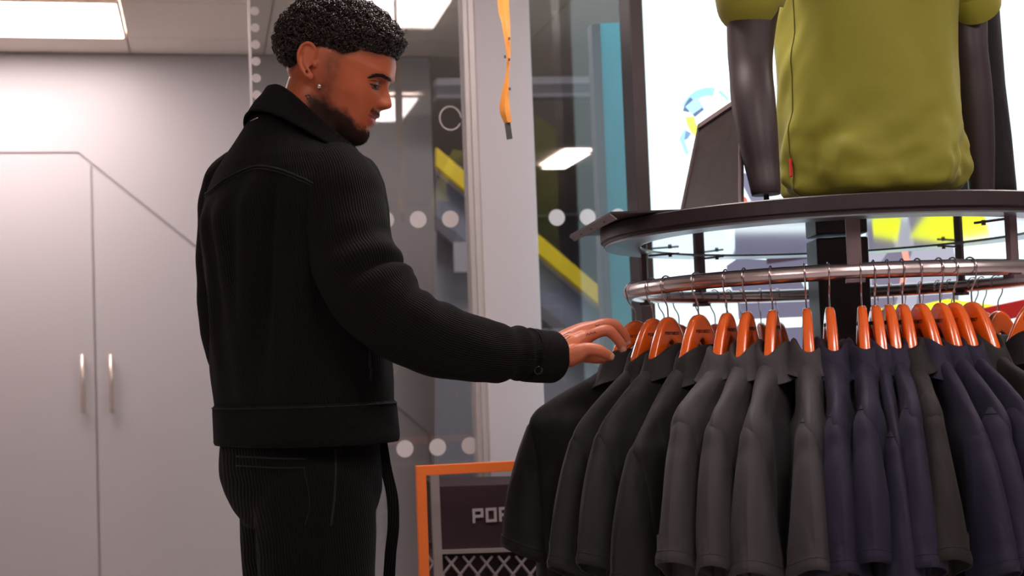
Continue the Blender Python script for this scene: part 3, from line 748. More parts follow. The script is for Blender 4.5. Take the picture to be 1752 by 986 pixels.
# mannequin in olive tee
MC = P(1484, 300, 2.86)
man = empty('mannequin', (MC.x, MC.y, ST), 'black mannequin wearing an olive T-shirt on top of the round shelf', 'mannequin')
myaw = math.radians(-12)
def mring(cxpx, py, a, b, n=72, wr=0, Y=2.86, seed=0.):
    c = P(cxpx, py, Y); out = []
    for k in range(n):
        t = k*2*pi/n; ca, sa = math.cos(t), math.sin(t)
        x, y = a*math.copysign(abs(ca)**.85, ca), b*math.copysign(abs(sa)**.9, sa)
        out.append(c+Vector((x*math.cos(myaw)-y*math.sin(myaw), x*math.sin(myaw)+y*math.cos(myaw), 0)))
    return out
prof = [(338, 1490, .140, .095), (333, 1492, .160, .110), (324, 1492, .176, .120), (305, 1492, .186, .124), (270, 1491, .187, .124), (220, 1487, .184, .120), (150, 1483, .181, .118), (80, 1481, .180, .120),
        (0, 1482, .184, .124), (-60, 1482, .19, .126), (-130, 1482, .20, .124), (-190, 1482, .205, .115), (-230, 1482, .19, .10), (-262, 1482, .15, .085), (-285, 1482, .10, .07), (-295, 1482, .075, .062)]
pp = smooth_path([(y, cx, a, b) for y, cx, a, b in prof], 90)
rings = []
for y, cx, a, b in pp:
    rg = mring(cx, y, a, b, n=120)
    c = P(cx, y, 2.86); out = []
    for k, p in enumerate(rg):
        t = k*2*pi/120-pi*2*(k > 90); d = (p-c); dn = d.normalized()
        q = Vector((t*1.0, y/130., 0))
        wv = 0; K_ = 1.6
        # soft diagonal drapes from the left arm, crumples near the hem
        s_ = (k/120*2*pi)
        low = max(0, min(1, (y-180)/120)); top = max(0, min(1, (150-y)/200))
        wv += .0065*low*math.sin(s_*7+y*.022+1.2*math.sin(y*.03))
        wv += .004*low*noise.noise(Vector((s_*5, y*.035, 1.3)))*1.8
        wv += .0075*top*math.sin((s_-4.0)*5.2-y*.017)*math.exp(-((s_-4.0)/.9)**2)
        wv += .0035*noise.noise(Vector((s_*3.2, y*.012, 7.7)))
        wv += .004*max(0, math.sin(s_*9+y*.05))*math.exp(-((s_-3.7)/.35)**2)
        out.append(p+dn*(wv*K_))
    rings.append(out)
m = MB(); m.loft(rings, cap=False); tee = m.obj('t_shirt', M['olive'], man, smooth=True)
# side seam: follow ring index
def seam_pts(k0, r0, r1, out=.0008):
    pts = []
    for j in range(r0, r1):
        c = sum(rings[j], Vector())/120; p = rings[j][k0]; pts.append(p+(p-c).normalized()*out)
    return pts
def idx_for(px, py):
    j = min(range(len(rings)), key=lambda j: abs(proj(rings[j][90])[1]-py))
    ks = [k for k in range(60, 112)]
    return min(ks, key=lambda k: abs(proj(rings[j][k])[0]-px)), j
k0, j0 = idx_for(1349, 230)
m = MB(); m.tube(seam_pts(k0, 3, 60), .0011, 6); m.obj('side_seam', M['olive_seam'], tee, smooth=True)
kt, jt = idx_for(1356, 272); tpn = rings[jt][kt]; cc = sum(rings[jt], Vector())/120; tn = (tpn-cc).normalized(); tt = UP.cross(tn).normalized()
m = MB(); m.box(tpn+tn*.007, (.004, .0018, .018), (tt, tn, UP)); m.obj('side_tag', M['tag_red'], tee, bevel=.001)
# tee sleeves
def tube_px(pts, seg, n, flat=None, cap=True):
    arr = smooth_path(pts, n)
    m = MB(); path = [P(a, b, y) for a, b, y, r in arr]; m.tube(path, [r for *_, r in arr], seg, flat, cap, up=(1, 0, 0)); return m
m = tube_px([(1366, -220, 2.68, .066), (1338, -150, 2.665, .066), (1308, -80, 2.665, .066), (1282, -6, 2.685, .0665)], 36, 16, 1.05, cap=False)
sl = m.obj('tee_sleeve', M['olive'], tee, smooth=True); sm = sl.modifiers.new('thickness', 'SOLIDIFY'); sm.thickness = .003
m = tube_px([(1288.5, -25, 2.679, .0665), (1288, -23, 2.680, .0678), (1282, -6, 2.685, .068), (1281.5, -4, 2.686, .066)], 36, 8, 1.05, cap=False); m.obj('sleeve_hem', M['olive'], sl, smooth=True)
m = tube_px([(1605, -190, 2.80, .062), (1632, -110, 2.82, .058), (1655, -50, 2.84, .053), (1670, 10, 2.86, .049)], 36, 16, 1.05, cap=False)
sl = m.obj('tee_sleeve', M['olive'], tee, smooth=True); sm = sl.modifiers.new('thickness', 'SOLIDIFY'); sm.thickness = .003
m = tube_px([(1666, -6, 2.855, .0495), (1666.5, -4, 2.856, .0508), (1670, 10, 2.86, .0503), (1670.5, 12, 2.861, .049)], 36, 8, 1.05, cap=False); m.obj('sleeve_hem', M['olive'], sl, smooth=True)
m = tube_px([(1345, -160, 2.72, .048), (1308, -70, 2.71, .050), (1289, 15, 2.705, .049), (1284, 80, 2.68, .0437), (1285, 125, 2.66, .0407), (1289, 175, 2.63, .0410), (1296, 230, 2.61, .0375), (1304, 285, 2.60, .0315), (1309, 318, 2.59, .0280), (1310, 330, 2.59, .0268)], 32, 40)
arm = m.obj('mannequin_arm', M['mannequin'], man, smooth=True)
m = tube_px([(1310, 329, 2.59, .0262), (1310.3, 334, 2.59, .0262)], 28, 3); m.obj('wrist_cap', M['black_metal'], arm)
m = tube_px([(1311, 334, 2.585, .005), (1312, 346, 2.585, .005)], 12, 3); m.obj('wrist_peg', M['ink'], arm)
m = tube_px([(1625, -160, 2.86, .05), (1645, -60, 2.875, .044), (1652, 20, 2.89, .043), (1657, 80, 2.88, .038), (1663, 125, 2.88, .0365), (1668, 175, 2.88, .036), (1674, 240, 2.88, .032), (1678, 300, 2.88, .027), (1680, 345, 2.88, .0245)], 32, 40)
m.obj('mannequin_arm', M['mannequin'], man, smooth=True)
m = MB(); rgs = [mring(1484, y, a, b, 40) for y, a, b in ((352, .12, .085), (200, .165, .10), (50, .15, .09), (-100, .175, .1), (-210, .17, .09), (-262, .11, .065), (-290, .06, .055), (-340, .055, .055))]
m.loft(rgs); m.obj('torso', M['mannequin'], man, smooth=True)
# dark garment on a second form behind
dg_ = empty('dark_garment_form', tuple(Vector((P(1700, 300, 3.08).x, 3.08, ST))), 'black draped garment standing on the shelf behind the mannequin\'s right-hand arm', 'garment')
m = MB(); rings2 = []
for y, cx, a in ((352, 1690, .066), (318, 1690, .063), (240, 1686, .058), (150, 1680, .050), (60, 1677, .044), (0, 1675, .040), (-80, 1670, .036)):
    c = P(cx, y, 3.08); rings2.append([c+Vector((a*math.cos(k*2*pi/40)*(1+.08*math.sin(k*5*2*pi/40)), .055*math.sin(k*2*pi/40), 0)) for k in range(40)])
m.loft(rings2); m.obj('draped_cloth', SH['black'], dg_, smooth=True)

# ------------------------------------------------------------------ orange ribbon hanging by the pillar
rb = empty('orange_ribbon', tuple(P(866, 0, 3.4)), 'twisted orange ribbon with dark tip hanging in front of the pillar', 'ribbon')
arr = smooth_path([(846, -438, 8, -2.0), (850, -300, 4, -1.2), (858, -140, 10, .0), (861, 0, 10, .1), (866, 45, 7, .8), (870, 95, 3.5, 1.5), (868, 130, 3.2, 1.9), (864, 165, 7, 2.6), (864, 190, 9, 3.0), (869, 210, 6.5, 3.3)], 90)
rg = []
for x, y, wpx, tw in arr:
    c = P(x, y, 3.4); hw = wpx/715; 
    d1 = Vector((1, .0, 0)); d1 = Vector((1, .5*math.sin(tw*1.3), 0))
    nrm = Vector((.3*math.sin(tw), -1, 0)).normalized()
    rg.append([c-d1*hw, c+nrm*.004, c+d1*hw, c-nrm*.001])
m = MB(); m.loft(rg); m.obj('ribbon_strip', M['strap'], rb)
m = MB(); m.prism([P(863, 211, 3.4), P(873, 209, 3.4), P(877, 237, 3.4), P(867, 239, 3.4)], (0, .004, 0)); m.obj('ribbon_tip', M['tip'], rb)
m = MB()
for x, y in ((871, 66), (871, 102), (872, 152), (864, 97)): m.box(P(x, y, 3.39), (.0025, .003, .003))
m.obj('studs', M['tip'], rb)

# ------------------------------------------------------------------ orange framed display low behind the rail
of = empty('orange_frame_stand', tuple(Vector((P(800, 900, 3.5).x, 3.5, 0))), 'orange square frame standing between the man and the hanging shirts', 'frame')
fp = P(800, 900, 3.5)
def fr_(px, py, off=0): return on_plane(px, py, fp, WN)+WN*off
TL = fr_(712, 798)
def fq(u_, v_, off=0): return Vector((TL.x, TL.y, TL.z))+WD*u_-UP*v_+WN*off
FW, FH, TH = .72, TL.z-.03, .024
for nm, pts in (('frame_bar', [(0, 0), (FW, 0), (FW, TH), (0, TH)]), ('frame_bar', [(0, TH), (TH, TH), (TH, FH), (0, FH)]), ('frame_bar', [(FW-TH, TH), (FW, TH), (FW, FH), (FW-TH, FH)]), ('frame_bar', [(TH, FH-TH), (FW-TH, FH-TH), (FW-TH, FH), (TH, FH)])):
    m = MB(); m.prism([fq(a, b) for a, b in pts], -WN*.02); m.obj(nm, M['orange_frame'], of, bevel=.001)
m = MB(); m.prism([fq(TH, TH, -.008), fq(FW-TH, TH, -.008), fq(FW-TH, FH-TH, -.008), fq(TH, FH-TH, -.008)], -WN*.003); m.obj('clear_pane', M['pane'], of)
m = MB()
for u_ in (.05, FW-.05): m.box(fq(u_, FH+.005, -.02), (.03, .10, .008), (WD, WN, UP))
m.obj('foot', M['orange_frame'], of)
crate = empty('display_crate', tuple(Vector((P(820, 900, 3.75).x, 3.75, 0))), 'dark plum box with white lettering over a wire lattice, behind the orange frame', 'display box')
kp = P(820, 900, 3.72)
def kq(px, py, off=0): return on_plane(px, py, kp, WN)+WN*off
m = MB(); m.prism([kq(752, 832), kq(960, 826), kq(960, 934), kq(756, 941)], -WN*.3); m.obj('sign_panel', M['box_dark'], crate, bevel=.002)
m = MB(); m.prism([kq(755, 941, .01), kq(960, 934, .01), kq(960, 941, .01), kq(755, 948, .01)], -WN*.02); m.obj('metal_rim', M['alu'], crate)
m = MB(); m.prism([kq(736, 812, .01), kq(750, 811, .01), kq(758, 1010, .01), kq(744, 1010, .01)], -WN*.02); m.obj('corner_post', M['alu'], crate)
m = MB(); m.prism([kq(752, 949, -.02), kq(960, 942, -.02), kq(960, 1200, -.02), kq(762, 1200, -.02)], -WN*.25); m.obj('dark_bin', M['box_dark'], crate)
for k in range(-1, 8):
    for s in (1, -1):
        x = 762+k*30
        m = MB(); x2 = x+s*46
        m.tube([kq(x+(0 if s > 0 else 20), 952, .002), kq(x2+(0 if s > 0 else 20), 1010, .002)], .0035, 6); m.obj('lattice_wire', M['alu'], crate)
tx = block_text('PORTWEST', 0.037, 0.0008); tx.materials.append(M['white_ink'])
me_o = link('lettering', tx, crate)
xs = [v.co.x for v in tx.vertices]; tw_ = max(xs)-min(xs)
left = kq(810, 883, .003); cen = left+WD*(tw_/2)
mt_ = Matrix.Translation(cen) @ Matrix((WD, UP, WN)).transposed().to_4x4()
me_o.matrix_basis = world_of(crate).inverted() @ mt_
#PERSON#
# ------------------------------------------------------------------ the man
from mathutils.bvhtree import BVHTree
DT = Vector((-.6, .8, 0)); DFW = Vector((.8, .6, 0))       # his left, his front
feet = P(515, 990, 2.6)
person = empty('person', (feet.x, feet.y, 0), 'man in black ribbed jacket and trousers reaching towards the hanging shirts', 'person')
HO = P(590, 150, 2.6); hs = (HO-CAM).dot(Fv)/FPX
ct, st_ = math.cos(math.radians(22)), math.sin(math.radians(22))
Fh0 = Rv*ct-Uv*st_; Uh = Rv*st_+Uv*ct; Lh0 = Fv.copy()
yw_ = math.radians(6)
Fh = Fh0*math.cos(yw_)-Lh0*math.sin(yw_); Lh = Lh0*math.cos(yw_)+Fh0*math.sin(yw_)
def HL(u, w_, v): return HO+(Fh*u+Lh*w_+Uh*v)*hs
FS = [(-88, 40), (-85, 53), (-80, 60), (-72, 65.5), (-60, 67), (-53, 66.5), (-45, 67.5), (-36, 68), (-26, 69), (-14, 69.5), (0, 69.5), (17, 68), (28, 67.5), (43, 72), (54, 71), (67, 67.7), (78, 62), (95, 48), (108, 26), (116, -2), (119, -20)]
BK = [(-88, 30), (-80, 8), (-68, -12), (-52, -38), (-38, -66), (-15, -100), (10, -113), (40, -118), (70, -112), (92, -96), (108, -72), (116, -45), (119, -24)]
WD_ = [(-88, 7), (-84, 18), (-76, 31), (-62, 44), (-48, 53), (-32, 61), (-10, 68), (10, 71), (40, 73), (66, 70), (88, 60), (104, 44), (114, 24), (119, 3)]
NO = [(-17, 0), (-14, 2), (-11, 8), (-7, 15), (-2, 19), (2, 19), (8, 15.5), (17, 9.5), (26, 3.5), (34, 0)]
NSG = [(-14, 13), (-4, 11.5), (8, 8), (20, 6), (34, 7)]
LIP = [(-50, 0), (-45, 2.0), (-40, 4.5), (-36, 4.5), (-32.5, 1.0), (-31, -1.5), (-29, 1.5), (-26, 4.3), (-22, 3.2), (-16, 1.0), (-10, 0)]
CH = [(-88, 0), (-75, 2.5), (-64, 2.5), (-54, 0)]
def head_pt(th, v):
    f, b, W = interp(v, FS), interp(v, BK), interp(v, WD_)
    uc = b+(f-b)*interp(v, [(-80, .35), (-30, .40), (20, .46), (100, .5)])
    c, s = math.cos(th), math.sin(th)
    ef = interp(v, [(-85, .85), (-30, .82), (40, .80), (110, 1)])
    w_ = W*math.copysign(abs(s)**(.95), s)
    u = uc+((f-uc)*abs(c)**ef if c > 0 else -(uc-b)*abs(c)**.95)
    if c > 0:
        u += interp(v, NO)*math.exp(-(w_/interp(v, NSG))**2)
        u += (interp(v, LIP))*math.exp(-(w_/19)**4)
        u += interp(v, CH)*math.exp(-(w_/20)**2)
        if -16 < v < 4: # nostril wings
            u += 5.5*math.exp(-((abs(w_)-13)/5.5)**2)*math.exp(-((v+4)/7)**2)
        a = abs(w_)
        u -= 9.0*math.exp(-((a-27)/13)**2-((v-22)/10)**2)          # eye socket
        u += 3.0*math.exp(-((a-26)/18)**2-((v-42)/7)**2)           # brow ridge
        ck = 3.0*math.exp(-((u-38)/20)**2-((v-2)/16)**2); w_ += math.copysign(ck, s) if abs(s) > .15 else 0
        hol = 3.5*math.exp(-((u-30)/18)**2-((v+32)/14)**2); w_ -= math.copysign(hol, s) if abs(s) > .3 else 0
    tmp = 3.5*math.exp(-((u-42)/16)**2-((v-52)/16)**2); w_ -= math.copysign(tmp, s) if abs(s) > .3 else 0
    return u, w_, v
body = MB()
NT, NV_ = 150, 130
vv_ = np.concatenate([np.linspace(-88, 110, NV_-12), np.linspace(111, 119, 12)])
body.loft([[HL(*head_pt(2*pi*k/NT, v)) for k in range(NT)] for v in vv_])
def ball(c, r, ax=None, sc_=(1, 1, 1), n=20, mb_=None):
    c = Vector(c); X, Y, Z = ax or (Vector((1, 0, 0)), Vector((0, 1, 0)), Vector((0, 0, 1)))
    rings = [[c+X*(r*sc_[0]*math.sin(a)*math.cos(k*2*pi/n))+Y*(r*sc_[1]*math.sin(a)*math.sin(k*2*pi/n))+Z*(r*sc_[2]*math.cos(a)) for k in range(n)] for a in np.linspace(pi-.02, .02, n)]
    (mb_ or body).loft(rings)
HA = (Fh, Lh, Uh)
for s in (1, -1):
    ball(HL(46.5, 28*s, 20.5), 12.0*hs, HA, (1, 1.15, .95))        # eyeball under lids
    # ear
    def E(px, py, w_): # pixel -> local on the side of the head
        dx, dy = px-590, py-150; return HL(dx*ct+dy*st_, s*w_, dx*st_-dy*ct)
    rim = smooth_path([(557, 110, 70), (557, 101, 75), (552, 92, 79), (544, 89, 82), (535, 94, 83), (529.5, 107, 83), (530, 121, 81), (535, 134, 79), (542, 144, 77)], 34)
    body.tube([E(*p) for p in rim], [3.2*hs]*34, 10)
    ball(E(548, 144, 76), 6.3*hs, HA, (1, .65, 1.1))
    anti = smooth_path([(549, 99, 76), (541, 104, 79), (538, 116, 80), (541, 128, 79), (548, 136, 77)], 20)
    body.tube([E(*p) for p in anti], [2.6*hs]*20, 8)
    ball(E(543, 112, 75), 15*hs, HA, (.88, .30, 1.5)); ball(E(541, 104, 76), 11*hs, HA, (1.0, .35, 1.1))
    ball(E(556, 124, 73.5), 4.4*hs, HA, (.7, .9, 1.5))
# neck
nk = smooth_path([tuple(HL(-45, 0, 15))+(.058,), tuple(P(545, 165, 2.60))+(.062,), tuple(P(528, 205, 2.60))+(.058,), tuple(P(520, 240, 2.60))+(.058,), tuple(P(515, 300, 2.6))+(.055,)], 20)
body.tube([p[:3] for p in nk], [p[3] for p in nk], 36, 1.0)
nk2 = smooth_path([tuple(P(580, 190, 2.58))+(.030,), tuple(P(562, 225, 2.59))+(.028,), tuple(P(548, 262, 2.6))+(.028,)], 8)
body.tube([p[:3] for p in nk2], [p[3] for p in nk2], 20, 1.1)
# torso, arms, legs (inside the clothes)
def bt(pts, seg=20, n=16, flat=1.0, up=None, mb_=None):
    a = smooth_path([tuple(P(x, y, Y))+(r,) for x, y, Y, r in pts], n)
    (mb_ or body).tube([p[:3] for p in a], [p[3] for p in a], seg, flat, up=up)
bt([(512, 290, 2.6, .055), (505, 330, 2.6, .11), (505, 400, 2.6, .125), (512, 520, 2.6, .115), (515, 680, 2.6, .12), (515, 800, 2.6, .13), (515, 850, 2.6, .10)], 24, 24)
bt([(505, 312, 2.6, .06), (545, 305, 2.53, .052), (590, 325, 2.46, .048), (622, 430, 2.42, .044), (668, 535, 2.38, .040), (760, 575, 2.42, .040), (860, 592, 2.52, .033), (950, 602, 2.59, .0275)], 20, 40)
bt([(505, 312, 2.6, .06), (440, 312, 2.70, .052), (405, 345, 2.77, .042), (400, 450, 2.82, .036), (402, 560, 2.84, .034), (420, 640, 2.80, .035), (470, 690, 2.78, .028)], 20, 30)
for lx, ly in ((540, 2.53), (505, 2.67)):
    zb = .09
    a0 = P(lx, 830, ly); k0_ = Vector((a0.x, a0.y-.0, .50)); f0_ = Vector((a0.x-.01, a0.y, .09))
    pts = [(*a0, .085), (a0.x, a0.y, .68, .072), (*k0_, .055), (a0.x, a0.y, .35, .052), (*f0_, .038), (f0_.x+.03, f0_.y+.02, .05, .035), (f0_.x+.12, f0_.y+.08, .045, .032)]
    a = smooth_path(pts, 26); body.tube([p[:3] for p in a], [p[3] for p in a], 18, 1.0)
# hands
def hand(pts_palm, fingers, thumb):
    for p in pts_palm: bt(p, 14, 12, 1.0)
    for f in fingers: bt(f, 14, 26, 1.0)
    bt(thumb, 14, 20, 1.0)
W = (950, 602, 2.59)
hand([[(945, 601, 2.59, .0275), (965, 598, 2.59, .0265), (985, 589, 2.60, .020), (1004, 578, 2.60, .0145)],
      [(945, 606, 2.58, .024), (972, 610, 2.575, .021), (992, 603, 2.565, .0165), (1004, 597, 2.562, .0125)],
      [(945, 596, 2.60, .023), (970, 582, 2.61, .019), (995, 568, 2.618, .0155), (1016, 561, 2.622, .0130)],
      [(945, 598, 2.61, .023), (970, 580, 2.63, .019), (995, 566, 2.645, .015), (1016, 560, 2.652, .0125)],
      [(955, 605, 2.60, .021), (980, 603, 2.60, .017), (1000, 590, 2.60, .014)]],
     [[(1000, 598, 2.562, .0125), (1012, 598, 2.560, .0120), (1024, 600, 2.560, .0112), (1036, 606, 2.565, .0098), (1047, 612, 2.575, .0078)],
      [(1004, 578, 2.598, .0125), (1022, 569, 2.596, .0108), (1040, 566, 2.60, .0112), (1053, 577, 2.605, .0096), (1062, 589, 2.61, .0092), (1067, 601, 2.615, .0072)],
      [(1016, 561, 2.622, .0125), (1032, 555, 2.624, .0110), (1049, 556, 2.63, .0112), (1062, 566, 2.635, .0098), (1070, 578, 2.64, .0092), (1073, 590, 2.645, .0074)],
      [(1016, 560, 2.652, .012), (1034, 557, 2.66, .0108), (1052, 560, 2.67, .0108), (1064, 570, 2.675, .0095), (1071, 582, 2.68, .0088), (1072, 592, 2.68, .0070)]],
     [(965, 603, 2.62, .019), (985, 606, 2.64, .0165), (1005, 610, 2.655, .0125), (1024, 612, 2.66, .0118), (1042, 611, 2.655, .0085)])
hand([[(460, 680, 2.78, .028), (475, 700, 2.78, .024), (490, 715, 2.78, .018)]], [[(488+6*k, 712, 2.76+.015*k, .011), (500+5*k, 730, 2.76+.015*k, .010), (505+5*k, 748, 2.765+.015*k, .008)] for k in range(4)], [(470, 690, 2.76, .014), (490, 695, 2.75, .011), (505, 705, 2.75, .009)])
raw = body.obj('tmp_body', M['skin'])
rm = raw.modifiers.new('r', 'REMESH'); rm.mode = 'VOXEL'; rm.voxel_size = 0.0021; rm.use_smooth_shade = True
sm_ = raw.modifiers.new('s', 'SMOOTH'); sm_.factor = .5; sm_.iterations = 3
dg = bpy.context.evaluated_depsgraph_get(); bme = bpy.data.meshes.new_from_object(raw.evaluated_get(dg))
bpy.data.objects.remove(raw, do_unlink=True); bme.name = 'body'
bme.materials.clear(); bme.materials.append(M['skin'])
nv = len(bme.vertices); co = np.empty(nv*3); bme.vertices.foreach_get('co', co); co = co.reshape(-1, 3)
tri_v = [tuple(v) for v in co]; tri_p = [tuple(p.vertices) for p in bme.polygons]
bvh = BVHTree.FromPolygons(tri_v, tri_p)
def hit(px, py, off=0.0005, maxY=4):
    r = ray(px, py).normalized(); h = bvh.ray_cast(CAM, r)
    if h[0] is None: return None, None
    return h[0]+h[1]*off, h[1]
d = (co-np.array(HO))/hs
U_ = d@np.array(Fh); W_ = d@np.array(Lh); V_ = d@np.array(Uh)
base = np.array([.50, .125, .050]); col = np.tile(base, (nv, 1))
def mixc(mask, c): 
    global col
    mask = np.clip(mask, 0, 1)[:, None]; col = col*(1-mask)+np.array(c)*mask
def sstep(x, a, b): t = np.clip((x-a)/(b-a), 0, 1); return t*t*(3-2*t)
nz_ = np.array([noise.noise(Vector(p)*90) for p in co[::1]]) if nv < 900000 else np.zeros(nv)
inhead = (V_ > -110) & (np.abs(W_) < 100) & (U_ > -140) & (U_ < 110) & (co[:, 2] > 1.45)
ih = inhead.astype(float)
mixc(ih*.35*np.exp(-((U_-38)/24)**2-((V_-0)/20)**2), (.62, .14, .06))       # warm cheek
mixc(ih*.4*np.exp(-((U_-84)/14)**2-((V_-2)/12)**2), (.62, .20, .12))        # nose
mixc(ih*.5*(np.abs(V_-22) < 12)*np.exp(-((np.abs(W_)-28)/14)**2)*(U_ > 40), (.22, .06, .04))
# beard
vb_ = np.interp(U_, [-40, -20, 10, 30, 45, 56, 70], [-30, -38, -42, -40, -50, -54, -55])+nz_*5
beard = sstep(vb_-V_, -9, 9)*sstep(U_, -42, -22)*ih
side = .55*np.exp(-((U_+14-(V_)*-.10)/17)**2)*sstep(V_, -55, -35)*(1-sstep(V_, 25, 48))*ih*(np.abs(W_) > 30)
mous = np.exp(-((V_+20.5+np.clip(U_-60, -20, 20)*-.15-(70-U_)*.25+3)/4.5)**2)*sstep(U_, 50, 57)*(np.abs(W_) < 26)*ih*.9
gap = np.exp(-((V_+50)/5)**2)*(np.abs(W_) < 16)*(U_ > 55)*ih
mixc(np.clip(side*(1+nz_*.5), 0, .6), (.055, .020, .013)); mixc(beard*.93, (.018, .008, .006))
mixc(mous, (.03, .012, .009))
lips = (np.exp(-((V_+27)/3.6)**2)*.9+np.exp(-((V_+38)/5.2)**2))*sstep(U_, 55, 63)*(np.abs(W_) < 23)*ih
mixc(lips*.85, (.46, .075, .065)); mixc(np.exp(-((V_+31)/1.6)**2)*sstep(U_, 52, 56)*(np.abs(W_) < 25)*ih*.8, (.07, .02, .015))
# hair line fade
VH = [(-130, -6), (-105, -4), (-92, -6), (-80, -3), (-68, 18), (-58, 38), (-43, 42), (-20, 46), (-6, 44), (20, 63), (45, 69), (58, 76), (75, 78)]
vh = np.interp(U_, [a for a, b in VH], [b for a, b in VH])
earz = (np.abs(W_) > 72) & (V_ < 45) & (U_ < -25) & (U_ > -75)
fade = sstep(V_-vh, -14, 8)*ih*(~earz)*(V_ > -12)
mixc(fade*.97, (.016, .008, .007))
# ears slightly redder
mixc(ih*earz*.25, (.50, .12, .06))
# hand : knuckles, nails
hd = (co[:, 0] > P(950, 600, 2.59).x)&(co[:, 2] > 1.0)&(co[:, 2] < 1.25)
mixc(hd*.5, (.58, .19, .10))
for px, py, Y in ((1048, 611, 2.566), (1067, 600, 2.606), (1074, 588, 2.64)):
    dd = np.linalg.norm(co-np.array(P(px, py, Y)), axis=1); mixc((dd < .007)*.7, (.72, .42, .34))
ca_ = bme.color_attributes.new('Col', 'FLOAT_COLOR', 'POINT')
ca_.data.foreach_set('color', np.hstack([col, np.ones((nv, 1))]).astype(np.float32).ravel())
def adopt(o, par):
    o.parent = par; o.matrix_basis = world_of(par).inverted(); return o
bo_ = bpy.data.objects.new('body', bme); C.objects.link(bo_); adopt(bo_, person)
def pobj(mb_, name, mt, par=person, smooth=True, **k): return mb_.obj(name, mt, par, smooth, **k)
# eyes
def patch(pts, off, name, mt, par):
    hs_ = [hit(a, b, off) for a, b in pts]
    if any(h[0] is None for h in hs_): return None
    P0 = [h[0] for h in hs_]; n_ = hs_[0][1]
    m = MB(); cc = sum(P0, Vector())/len(P0); h = hit(sum(a for a, b in pts)/len(pts), sum(b for a, b in pts)/len(pts), off+.0006)
    if h[0] is not None: cc = h[0]
    low = [p-n_*.002 for p in P0]; k = len(P0)
    m.add(P0+low+[cc], [(i, (i+1) % k, 2*k) for i in range(k)]+[(i, i+k, (i+1) % k+k, (i+1) % k) for i in range(k)]); return m.obj(name, mt, par, True)
def stroke(pts, r, name, mt, par, off=.0004, n=14, taper=False, mb_=None):
    a = smooth_path(pts, n); q = [hit(x, y, off)[0] for x, y in a]; q = [p for p in q if p is not None]
    if len(q) < 3: return None
    rr = [r*(math.sin(pi*min(max(i/(len(q)-1), .04), .96))**.6 if taper else 1) for i in range(len(q))]
    m = mb_ or MB(); m.tube(q, rr, 6)
    return m.obj(name, mt, par, True) if mb_ is None else None
eye = patch([(633.5, 144.5), (637, 149.5), (643, 152), (648.5, 150.5), (650, 147), (645, 146.5), (639, 145.5)], .0006, 'eye', M['eyewhite'], person)
if eye: patch([(638, 147), (640, 150.5), (644, 151.5), (646.5, 149.5), (646, 147.2), (642, 146)], .0012, 'iris', M['eye'], eye)
stroke([(631.5, 143), (638, 145.0), (645, 146.5), (651, 148.5)], .0016, 'upper_lashes', M['brow'], person, .0016, taper=True)
stroke([(634, 147), (638, 151.5), (644, 153.5), (649, 152)], .0007, 'lower_lashes', M['brow'], person, .0008, taper=True)
stroke([(630, 138), (638, 138), (646, 140), (653, 144)], .0007, 'eyelid_crease', M['brow'], person, .0002, taper=True)
# eyebrow of short hairs
m = MB(); rnd = random.Random(5)
for i in range(190):
    t = rnd.random(); x = 633+37*t; yc = np.interp(t, [0, .3, .6, 1], [134, 129.5, 129, 137.5]); hw = np.interp(t, [0, .25, .7, 1], [.8, 2.0, 3.0, 2.2])
    y = yc+rnd.uniform(-hw, hw); dx = -5-2*rnd.random(); dy = -1.0+3*t*-.2+rnd.uniform(-1, 1)
    p0, n0 = hit(x, y, .0002); p1, n1 = hit(x+dx*.5, y+dy*.5, .0012); p2, n2 = hit(x+dx, y+dy, .0008)
    if p0 and p1 and p2: m.tube([p0, p1, p2], [.00045, .0004, .0001], 3, cap=False)
if m.v: pobj(m, 'eyebrow', M['brow'])
# beard and moustache stubble
m = MB()
dmask = np.clip(beard+mous*.9+side*.35, 0, 1)
vis = np.where((dmask > .12) & (W_ < 25))[0]
rs = np.random.RandomState(2); pick = rs.choice(vis, size=min(9000, len(vis)), replace=False)
for i in pick:
    if rs.rand() > dmask[i]: continue
    p = Vector(co[i]); nn = bme.vertices[i].normal
    dn = (nn*.8-Uh*.7+Fh*.15+Vector(rs.randn(3)*.35)).normalized(); L_ = (.0022+.0022*rs.rand())*(.5 if V_[i] > -38 and U_[i] < 50 else 1.15)
    s0_ = dn.cross(Vector((.3, .9, .1))).normalized()*.0003
    o_ = len(m.v); m.v += [tuple(p+s0_), tuple(p-s0_), tuple(p+dn*L_+Uh*-.0006)]; m.uv += [(0, 0)]*3; m.f.append((o_, o_+1, o_+2))
if m.v: pobj(m, 'beard', M['brow'], smooth=False)
# hair: dark under-volume and ringlets
def hair_t(u, v, w_):
    vh = np.interp(u, [a for a, b in VH], [b for a, b in VH]); t = (v-vh)
    return float(np.interp(t, [-3, 0, 8, 24, 55, 120], [-6, 0, 7, 23, 32, 34]))
def hair_pt(th, v, k=1.0, add=0):
    u, w_, v_ = head_pt(th, v); u2, w2, v2 = head_pt(th+.02, v); u3, w3, v3 = head_pt(th, v+(.8 if v < 117 else -.8))
    a = Vector((u2-u, w2-w_, v2-v_)); b = Vector((u3-u, w3-w_, v3-v_)); n_ = a.cross(b)
    c0 = Vector((u+20, w_, v_-30)); 
    if n_.dot(c0) < 0: n_ = -n_
    n_.normalize() if n_.length > 1e-6 else None
    if v > 112: n_ = (n_+Vector((0, 0, 1))*((v-112)/3)).normalized()
    t = hair_t(u, v_, w_)
    if u > 20: t *= 1+.3*min(1, (u-20)/40)
    return Vector((u, w_, v_)), n_, t
m = MB(); rings = []
